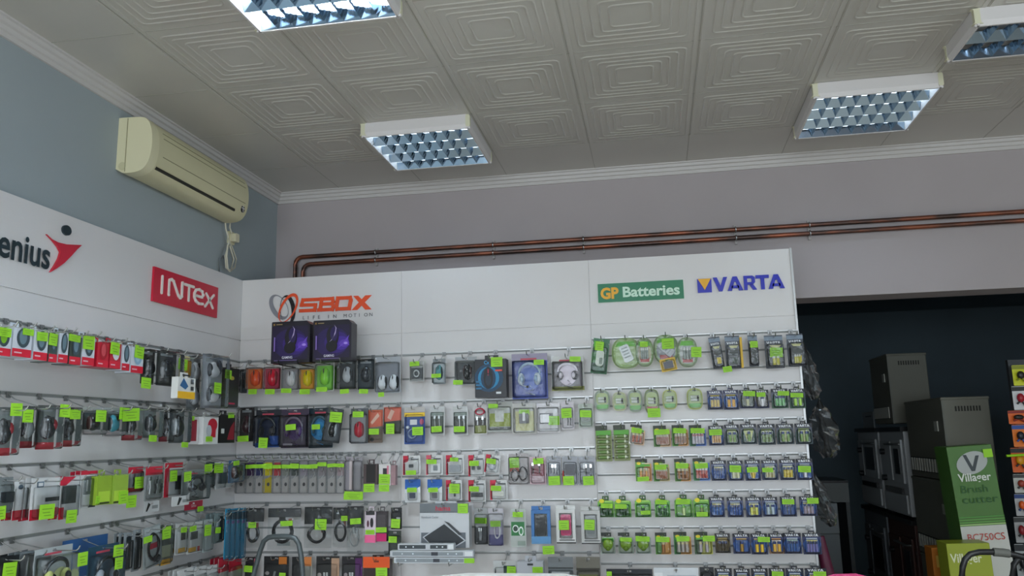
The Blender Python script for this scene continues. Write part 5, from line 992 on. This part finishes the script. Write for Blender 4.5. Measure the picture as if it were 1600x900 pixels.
row('L', 'L', 'fourth row', LR[3], .12, [
 RW(-10, 870, 27, 930, 'black pack with large tag at photo edge', (5, 879, 26, 902), col='#1c2022'), RW(29, 862, 58, 930, 'grey foam backed clamshell', None, col='#747c80', clear=(.0, .0, 1, .96, .05)),
 ('headset', 60, 855, 118, 935, (122, 863, 137, 884), 'white pack with black ring headphones', dict(card='#a8b0b2', col='#1c2226', cup='#c8d080', mic=False, off=.17, items=[('e', .72, .3, .26, .28, '#d4dca0')])), ('card', 96, 840, 166, 900, None, 'wide blue pack behind the headphones', dict(col='#2c5c94', off=.07, hook=False, clear=None)),
 ('headset', 143, 852, 190, 935, [(178, 851, 193, 869), (180, 871, 192, 889)], 'blue pack with dark ring headphones', dict(card='#24485c', col='#10181c', cup='#a8b4c0', mic=False, off=.16)),
 RW(192, 833, 204, 892, 'grey slim pack behind the cable pack', None, col='#8c9498', items=[('r', .3, .05, .95, .9, '#1c2428')]), RW(206, 828, 218, 892, 'grey pack with dark side', None, col='#8c9498', items=[('r', .3, .05, .95, .9, '#1c2428')]),
 RW(217, 823, 248, 892, 'white tilted pack with black audio cable', (224, 836, 237, 846), col='#8c9494', items=[('r', .08, .04, .95, .96, '#a8b0b0'), ('r', .3, .44, .8, .58, '#c82c44')], obj=[('c', .5, .5, .7, .7, '#161a1c'), ('e', .7, .18, .2, .1, '#202428', 'plug')], tilt=-6, off=.16),
 RW(250, 822, 268, 882, 'dark pack with yellow foot', (254, 823, 267, 842), col='#505850', items=[('r', .1, 0, .9, .14, '#d8a020'), ('r', .1, .2, .9, .5, '#a0a488')]), RW(273, 818, 291, 866, 'white card with small dark photo', (283, 824, 292, 832), items=[('r', .5, .45, .9, .7, '#404440'), ('r', .3, .06, .9, .2, '#d0a030')]),
 RW(292, 816, 315, 864, 'white card with square photo and yellow mark', (297, 822, 307, 830), items=[('r', .2, .45, .7, .7, '#505450'), ('r', .1, .06, .6, .2, '#d0a030'), ('r', .7, .04, .85, .2, '#c03030')]), RW(317, 812, 331, 862, 'clear pack with pale insert and tag', (320, 820, 330, 837), col='#a8b4b4'), RW(334, 802, 348, 848, 'clear grey pack with small tag', (337, 824, 345, 833), col='#7c8c8c', items=[('r', .6, .1, .95, .9, '#28383c')]),
 ('tallpack', 350.5, 795, 357.5, 873, None, 'tall teal sleeve', dict(off=.15)), ('tallpack', 358.5, 795, 365.5, 873, None, 'tall teal sleeve beside another', dict(off=.15)), ('tallpack', 366.5, 794, 373.5, 873, None, 'tall teal blue sleeve', dict(off=.15)), ('tallpack', 374.5, 794, 381.5, 872, None, 'tall teal sleeve nearest the corner', dict(off=.15)),
])
row('L', 'L', 'lowest row', LR[4], .12, [
 RW(276, 889, 300, 945, 'white pack just showing its top', None), RW(302, 886, 320, 942, 'white notched card top', None), RW(322, 884, 338, 940, 'white card beside the red packs', None),
 RW(340, 872, 354, 930, 'red and white bag', None, col='#c4c4bc', items=[('r', 0, .62, 1, 1, '#c81c38')]), RW(356, 873, 376, 930, 'crimson topped clear bag', None, col='#b0b0a4', items=[('r', 0, .68, 1, 1, '#d01c3c')]),
])

# ------------------------------------------------------------------ plastic wrapped bundles hanging at the panel's right end
def wrapbag(pts, rad, lab, mt, Y):
    rnd = random.Random(len(lab)); P_ = [onY(u, v, Y) for u, v in pts]; Q_ = []
    for a, b in zip(P_[:-1], P_[1:]):
        for k in range(4): Q_.append(a.lerp(b, k/4))
    Q_.append(P_[-1]); n = len(Q_); m = MB(); seg = 14; vs = []
    for i, q in enumerate(Q_):
        f = i/(n-1); r0 = rad*(min(1, .35+3*min(f, 1-f)))
        for k in range(seg):
            a = 2*pi*k/seg; r = r0*(.72+.56*rnd.random()); vs.append((q.x+r*cos(a), q.y+r*.6*sin(a), q.z+rad*.12*rnd.uniform(-1, 1)))
    m.add(vs, [(i*seg+k, i*seg+(k+1) % seg, (i+1)*seg+(k+1) % seg, (i+1)*seg+k) for i in range(n-1) for k in range(seg)], mt, False)
    t = empty('wrapped_bundle', Q_[0], lab, 'wrapped bundle', 'film wrapped bundles at the panel end')
    o = m.build('wrap_film', t); o.location = -Vector(Q_[0])
    m = MB(); m.tube([Q_[0]+Vector((0, 0, .03))]+[q for q in Q_], [.004]+[rad*.42*(.7+.3*sin(i*1.3)) for i in range(n)], mat('#16191a', .4), 8); o = m.build('contents', t); o.location = -Vector(Q_[0])
    m = MB(); q = Q_[0]; m.tube([(q.x, q.y, q.z+.0), (q.x, q.y, q.z+.04), (.685, 4.112, q.z+.04)], .003, CHROME); o = m.build('hanger', t); o.location = -Vector(Q_[0])
wrapbag([(1257, 548), (1263, 580), (1268, 606), (1272, 624)], .040, 'long film wrapped bundle hanging highest beside the battery panel', SMOKE, 4.2)
wrapbag([(1281, 634), (1284, 660), (1291, 690), (1294, 714)], .062, 'bulky crumpled film wrapped bundle hanging mid height right of the panel', SMOKE, 4.40)
wrapbag([(1270, 742), (1280, 775), (1292, 805), (1300, 822)], .040, 'narrow film wrapped bundle hanging lowest right of the panel', SMOKE, 4.3)
m = MB(); m.tube([onY(*p, 4.2) for p in ((1281, 838), (1288, 870), (1296, 905), (1300, 950))], [.02, .026, .03, .03], mat('#5c1c38', .5), 10)
tag(m.build('wrapped_umbrella'), 'dark magenta rolled umbrella hanging low at the panel end', 'umbrella')

# ------------------------------------------------------------------ storeroom seen through the opening
XF = 1.68
HEAT = mat('#76766a', .5, 0, .4, .04, 3); HD = mat('#24261f', .6); HL = mat('#b8b8ac', .4)
def heater(y0, z0, h, lab, depth=.265, ln=.74, grille=True, vents=True):
    t = empty('storage_heater', (XF+depth/2, y0+ln/2, z0), lab, 'storage heater', 'storage heaters stacked in the storeroom')
    a, b = depth/2, ln/2
    m = MB(); m.box(-a, -b, .0, a, b, h, HEAT); m.box(-a-.004, -b-.004, h-.018, a+.004, b+.004, h, HEAT); m.build('casing', t, bevel=.006)
    if vents:
        m = MB()
        for k in range(9): x = -a*.45+k*a*.125; m.box(x, -b-.005, h-.085, x+a*.06, -b+.002, h-.055, HD)
        m.build('vent_slots', t)
    if grille:
        m = MB(); m.box(-a-.006, -b+.03, .035, -a+.001, b-.03, .125, HD); m.build('grille_recess', t)
        m = MB()
        for k in range(13): y = -b+.05+k*(2*b-.1)/12.5; m.box(-a-.012, y, .04, -a-.005, y+.028, .12, HL)
        m.build('grille', t)
    m = MB(); m.box(-a-.006, -b+.10, h-.20, -a-.0, -b+.16, h-.14, HL); m.box(-a+.0, -b-.002, .0, -a+.012, -b+.004, h-.02, mat('#6c6e64', .5)); m.build('label_plate', t)
    return t
zt2 = onY(1458, 620, 5.3).z; hh = zt2-onY(1458, 752, 5.3).z
ln2 = .74
zz = zt2-hh; labs = ['beige storage heater, topmost of the near stack behind the green carton', 'beige storage heater, second from top of the near stack', 'beige storage heater, third from top of the near stack', 'beige storage heater at the floor of the near stack']
k = 0; top = zt2
while top > .06 and k < 4:
    z0 = max(top-hh, .0) if k < 3 else 0
    heater(5.3+.02*(k % 2), z0, top-z0-.004, labs[k]); top = z0; k += 1
    if z0 <= 0: break
y1 = 6.36; zt1 = onY(1382, 553, y1).z; zb1 = onY(1382, 662, y1).z
heater(6.36, zb1, zt1-zb1, 'beige storage heater standing highest, on top of the white stoves', .27, .5)
STW = mat('#b8bcbc', .35, 0, .5); STD = mat('#1a1c1e', .3); STB = mat('#4a2c24', .4, 0, .5, .1, 4)
def stove(y0, ln, z0, h, lab, body, oven):
    d = .34; t = empty('wood_stove', (XF+d/2, y0+ln/2, z0), lab, 'stove', 'stoves stacked in the storeroom'); a, b = d/2, ln/2
    m = MB(); m.box(-a, -b, .02, a, b, h-.03, body); m.build('casing', t, bevel=.006)
    MB().box(-a-.02, -b-.01, h-.03, a+.02, b+.01, h, STD).build('hob_plate', t)
    m = MB()
    for sx in (-1, 1):
        for sy in (-1, 1): MB().box(sx*(a-.04)-.015, sy*(b-.04)-.015, 0, sx*(a-.04)+.015, sy*(b-.04)+.015, .02, STD).build('foot', t)
    dd = MB(); dd.box(-a-.016, -b*.86, h*.38, -a, b*(.35 if oven else -.1), h*.86, body); o = dd.build('oven_door', t, bevel=.004)
    MB().box(-a-.020, -b*.68, h*.48, -a-.014, b*(.15 if oven else -.3), h*.76, STD).build('oven_glass', o)
    MB().tube([(-a-.016, -b*.8, h*.81), (-a-.045, -b*.78, h*.81), (-a-.045, b*.1, h*.81), (-a-.016, b*.12, h*.81)], .008, STEEL).build('handle', o)
    o = MB().box(-a-.014, -b*.9, h*.06, -a, b*.9, h*.26, body).build('drawer', t, bevel=.004); MB().box(-a-.02, -b*.7, h*.27, -a-.004, b*.7, h*.325, STD).build('drawer_slot', t)
    o = MB().box(-a-.014, b*(.45 if oven else .05), h*.40, -a, b*.9, h*.84, body).build('fire_door', t, bevel=.004); [MB().cyl((-a-.03, b*.55, h*q), .022, .03, 'x', STD, 10).build('knob', o) for q in (.72, .42)]
zs1 = onX(1380, 668, XF).z; zs0 = onX(1395, 803, XF).z
stove(6.15, .62, zs0, zs1-zs0, 'white wood stove under the highest heater', STW, False)
stove(6.83, .66, zs0, zs1-zs0, 'white oven stove with a glass door, upper left of the stoves', STW, True)
stove(6.12, .66, 0, zs0, 'dark brown stove under the white wood stove', STB, False)
stove(6.83, .68, 0, zs0, 'white framed dark stove below the glass door stove', mat('#70767a', .4), True)
p = onX(1337, 674, XF+.05); tag(MB().box(XF+.04, 7.08, zs1+.002, XF+.05, 7.42, zs1+.13, mat('#98a0a2', .5)).box(XF+.038, 7.14, zs1+.09, XF+.04, 7.32, zs1+.1, '#40484a').box(XF+.04, 7.08, zs1, XF+.09, 7.42, zs1+.003, mat('#98a0a2', .5)).build('paper_sign'), 'folded paper sign standing on the glass door stove', 'sign')
# desk with white cartons far left in the storeroom
xa, xb = onY(1255, 760, 7.3).x, onY(1326, 760, 7.3).x; zt, zb = onY(1300, 751, 7.3).z, onY(1300, 785, 7.3).z
t = empty('desk', ((xa+xb)/2, 7.6, 0), 'grey fronted desk in the dark storeroom behind the wrapped bundles', 'desk'); a = (xb-xa)/2
MB().box(-a, -.3, zt-.02, a, .3, zt, STD).build('desktop', t); MB().box(-a, -.29, zb, a, -.27, zt-.02, mat('#7c8280', .5)).build('front_panel', t)
for s in (-1, 1): MB().box(s*a, -.28, 0, s*(a-.03), .28, zt-.02, mat('#5c6262', .5)).build('side_panel', t)
for k, (u0, v0, u1, v1, Y, c, lab) in enumerate(((1262, 786, 1308, 834, 6.9, '#9ca4a6', 'pale carton with a faint red mark, on top of another under the desk'), (1262, 836, 1312, 905, 6.9, '#8c9496', 'pale carton at the bottom under the storeroom desk'))):
    x0, x1 = onY(u0, v0, Y).x, onY(u1, v0, Y).x; z1 = onY(u0, v0, Y).z; z0 = onY(u0, v1, Y).z if k == 0 else 0
    if k: z1 = zprev
    zprev = z0
    t = empty('carton', ((x0+x1)/2, Y, z0), lab, 'carton', 'pale cartons in the storeroom'); a = (x1-x0)/2
    MB().box(-a, 0, 0, a, .3, z1-z0-.002, mat(c, .6)).build('carton_body', t, bevel=.004); MB().box(-a*.5, -.001, (z1-z0)*.6, a*.3, 0, (z1-z0)*.65, '#606868').build('print', t)
    if not k: MB().prism([(a*.4, (z1-z0)*.65), (a*.5, (z1-z0)*.9), (a*.6, (z1-z0)*.65)], 0, -.001, '#b03040').build('red_mark', t)

# green brush cutter carton and yellow-green one
def tilted_box(u0, v0, u1, v1, Y, name, lab, base, items, d=.16, zfloor=0, tilt=-3.2, hide=None):
    p0, p1 = onY(u0, v0, Y), onY(u1, v0, Y); w = p1.x-p0.x; H = p0.z/cos(radians(tilt))-zfloor
    t = empty(name, ((p0.x+p1.x)/2, Y, p0.z), lab, 'carton', None, (0, radians(tilt), 0))
    m = MB(); m.box(-w/2, 0, -H, w/2, d, 0, mat(base, .35))
    hv = p0.z-onY(u0, v1, Y).z
    X = lambda a: -w/2+a*w
    Z = lambda b: max(-hv*(1-b), -H+.003)
    m.build('carton_body', t, bevel=.003); m = MB()
    for k, it in enumerate(items):
        y = -.0015-.0006*k; c = it[-1]
        if it[0] == 'r': m.flat([(X(it[1]), Z(it[2])), (X(it[3]), Z(it[2])), (X(it[3]), Z(it[4])), (X(it[1]), Z(it[4]))], y, c)
        elif it[0] == 'e': m.flat(oval(X(it[1]), Z(it[2]), it[3]*w, it[4]*hv, 28, 2, it[5]), y, c)
        elif it[0] == 'p': m.flat([(X(a), Z(b)) for a, b in it[1]], y, c)
        elif it[0] == 't':
            vs, fs, wd = glyphs(it[1], it[6]); m.add([(X(it[2])+x*it[4]*w/wd, y, Z(it[3])+z*it[5]*hv) for x, z in vs], fs, c)
    m.build('printing', t); return t
tilted_box(1478, 697, 1549, 900, 4.75, 'tool_carton', 'tall green and white brush cutter carton with a silver V emblem', '#507c34', [
 ('r', 0, -4.2, 1, .38, '#d4d4cc'), ('r', 0, .385, 1, .395, '#a8cc80'), ('r', 0, .405, 1, .412, '#6cac50'), ('r', 0, .425, 1, .432, '#6cac50'), ('r', 0, .445, 1, .452, '#58a044'),
 ('e', .50, .865, .36, .085, .35, '#b8bcb8'), ('p', [(.32, .93), (.40, .93), (.50, .835), (.60, .92), (.68, .92), (.54, .80), (.46, .80)], '#3c4448'), ('t', 'Villager', .14, .725, .72, .085, .02, '#e8ece0'),
 ('t', 'Brush', .14, .635, .6, .085, 0, '#245c24'), ('t', 'cutter', .14, .555, .78, .085, 0, '#245c24'), ('t', 'BC750CS', .10, .27, .82, .075, .0, '#c03828'), ('r', .12, .21, .16, .23, '#404040'), ('r', .2, .215, .4, .225, '#505050'), ('r', .78, .90, .98, .965, '#a0e01c')], d=.2)
tilted_box(1478, 849, 1546, 900, 4.55, 'tool_carton', 'yellow green carton with white lettering in front of the tall carton', '#a0ac30', [
 ('t', 'Villager', .06, .42, .72, .38, .02, '#e8ecc8'), ('r', 0, -8, 1, -.2, '#d4d4c0'), ('t', '500', .3, -.85, .55, .6, 0, '#c85838')], d=.15, tilt=-1)
p0, p1 = onY(1455, 856, 4.85), onY(1484, 856, 4.85)
t = empty('orange_carton', ((p0.x+p1.x)/2, 4.85, 0), 'orange carton left of the yellow green carton', 'carton'); a = (p1.x-p0.x)/2; MB().box(-a, 0, 0, a, .12, p0.z, mat('#c07018', .5)).build('carton_body', t, bevel=.003); MB().box(-a*.6, -.001, p0.z-.1, a*.2, 0, p0.z-.04, '#d8b050').build('printing', t)

# ------------------------------------------------------------------ tool rack at the right edge
Yt = 4.62-.0
xr = onY(1579, 600, 5.0).x; zrk = onY(1590, 562, 5.0).z
t = empty('tool_rack', (xr+.52, 5.0, 0), 'grey pegboard rack with garden packs at the right edge', 'rack'); MB().box(-.52, 0, .0, .5, .03, zrk, mat('#3c4044', .5)).build('pegboard', t); MB().box(-.53, -.3, 0, .5, 0, .12, mat('#7c8088', .5)).build('base_shelf', t)
for k, (u0, v0, u1, v1, c1, c2, c3, lab) in enumerate((
  (1580, 571, 1606, 602, '#d8dc20', '#30302c', '#909818', 'yellow green garden hose reel pack, topmost on the rack'), (1580, 604, 1606, 640, '#e0e0e0', '#b02030', '#202020', 'white card with red and black tool on the rack'),
  (1574, 642, 1606, 662, '#e86818', '#282420', '#902010', 'orange card above the black tool packs'), (1580, 664, 1606, 698, '#e87818', '#202430', '#2850a0', 'orange card with black and blue tool'),
  (1578, 700, 1606, 738, '#e06010', '#e8a020', '#202020', 'orange card with amber tool'), (1582, 741, 1606, 770, '#c8c8c0', '#a04030', '#404040', 'white and brown small pack on the rack'),
  (1584, 772, 1606, 806, '#b8b8b8', '#e86020', '#204080', 'grey pack with orange ring and blue part'), (1583, 808, 1606, 848, '#a8a8a8', '#902028', '#303030', 'grey pack with dark red tool'), (1584, 850, 1606, 905, '#a8acac', '#202428', '#202428', 'grey pack with black hook tool, lowest on the rack'))):
    Y = 4.93; pa, pb = onY(u0, v0, Y), onY(u1, v1, Y); w, h = pb.x-pa.x, pa.z-pb.z
    t = empty('tool_pack', ((pa.x+pb.x)/2, Y, pa.z), lab, 'tool pack', 'tool packs on the rack'); m = cardmesh(w, h, c1, [('r', 0, .8, 1, .98, c3)], slot=False); m.build('backing_card', t)
    m = MB(); m.ell((0, -.016, -h*.5), (w*.28, .016, h*.2), mat(c2, .35), 12, 8); m.tube([(-w*.3, -.015, -h*.75), (0, -.02, -h*.6), (w*.3, -.015, -h*.85)], .006, mat(c3, .4)); m.build('tool', t)
p = onY(1577, 712, 4.9); m = MB(); m.tube([(p.x-.03, 4.86, p.z), (p.x+.05, 4.86, p.z+.004), (p.x+.10, 4.88, p.z-.005)], .007, mat('#a0e01c')); tag(m.build('green_tie'), 'lime green strip sticking out left of the tool rack', 'strip')

# ------------------------------------------------------------------ foreground
GT = mat('#4c5456', .4, .3)
Yh = 3.25; t = empty('step_ladder', (onY(433, 900, Yh).x, Yh, 0), 'grey tubular step ladder whose top loop rises before the corner panel', 'ladder')
lo = Vector(t.location)
m = MB(); top = [onY(u, v, Yh)-lo for u, v in ((396, 900), (401, 880), (406, 862), (412, 846), (419, 840), (428, 838.5), (440, 838), (452, 838.5), (461, 841), (467, 850), (470, 866), (472, 884), (473, 900))]
m.tube([Vector((top[0].x-.10, 0, 0))]+top+[Vector((top[-1].x+.04, 0, 0))], .0105, GT, 10); m.build('frame', t)
for k in (1, 2): MB().box(-.13-.02*(3-k), -.02+.0, .26*k, .13+.01*(3-k), -.24, .26*k+.03, mat('#404446', .5)).build('step', t)
for s in (-1, 1): MB().tube([(s*.16, -.22, .60), (s*.17, -.40, 0)], .010, GT, 8).build('leg', t)
# service counter carrying a white machine and a pink bag
Yc = 2.5; xa, xb = onY(622, 896, Yc).x, onY(936, 896, Yc).x; zc = onY(780, 895.5, Yc+.28).z
t = empty('service_counter', (.25, 2.65, 0), 'grey shop counter just below the photo, under the white machine', 'counter'); MB().box(-1.1, -.3, 0, 1.15, .3, zc-.36, mat('#a8a8a4', .5)).build('counter_body', t); MB().box(-1.13, -.33, zc-.36, 1.18, .33, zc-.33, mat('#8c8478', .4)).build('worktop', t)
t = empty('copier', ((xa+xb)/2, Yc+.1, zc-.33), 'white office copier whose rounded lid just shows at the bottom edge', 'copier'); a = (xb-xa)/2
MB().rbox(-a, .18, 0, a, -.1, .26, .02, mat('#dededa', .35)).build('body', t)
MB().prism([(-a, .27), (a, .27), (a, .305), (a*.72, .322), (a*.55, .33), (-a*.5, .33), (-a*.93, .318), (-a, .31)], .18, -.1, mat('#f0f0ee', .25)).build('lid', t); MB().box(a*.7, -.102, .272, a*.98, -.1, .30, mat('#909490')).build('control_panel', t)
xa, xb = onY(1297, 896, 2.5).x, onY(1378, 896, 2.5).x; zp = onY(1335, 896, 2.6).z
t = empty('shopping_bag', ((xa+xb)/2, 2.55, zc-.33), 'pink shopping bag top peeking at the bottom edge right of the panel', 'bag'); a = (xb-xa)/2
MB().prism([(-a, 0), (a, 0), (a*.98, zp-zc+.33-.012), (a*.3, zp-zc+.33), (-a*.6, zp-zc+.33-.002), (-a*.97, zp-zc+.33-.01)], .05, -.05, mat('#e8508c', .5)).build('bag_body', t)
# mower handles at the lower right
def handle(pts, Y, lab, sleeve=None):
    t = empty('mower_handle', (onY(*pts[0], Y).x, Y, 0), lab, 'mower handle'); lo = Vector(t.location); P_ = [onY(u, v, Y)-lo for u, v in pts]
    MB().tube([Vector((P_[0].x-.02, .25, .1))]+P_+[Vector((P_[-1].x+.02, .25, .1))], .0105, mat('#141618', .35), 10).build('bar', t)
    if sleeve: MB().tube([onY(u, v, Y)-lo for u, v in sleeve], .0145, mat('#5c5e58', .6), 10).build('foam_sleeve', t)
handle([(1503, 900), (1504, 886), (1508, 874), (1516, 866), (1530, 862.5), (1555, 862.5), (1577, 865), (1597, 870), (1618, 878), (1625, 900)], 3.2, 'black bent mower handle with a grey sleeve in front of green carton', [(1552, 862.5), (1566, 863.5), (1577, 865)])
handle([(1582, 900), (1584, 882), (1592, 872), (1604, 868), (1625, 870), (1635, 900)], 3.35, 'second black mower handle at the lower right corner')
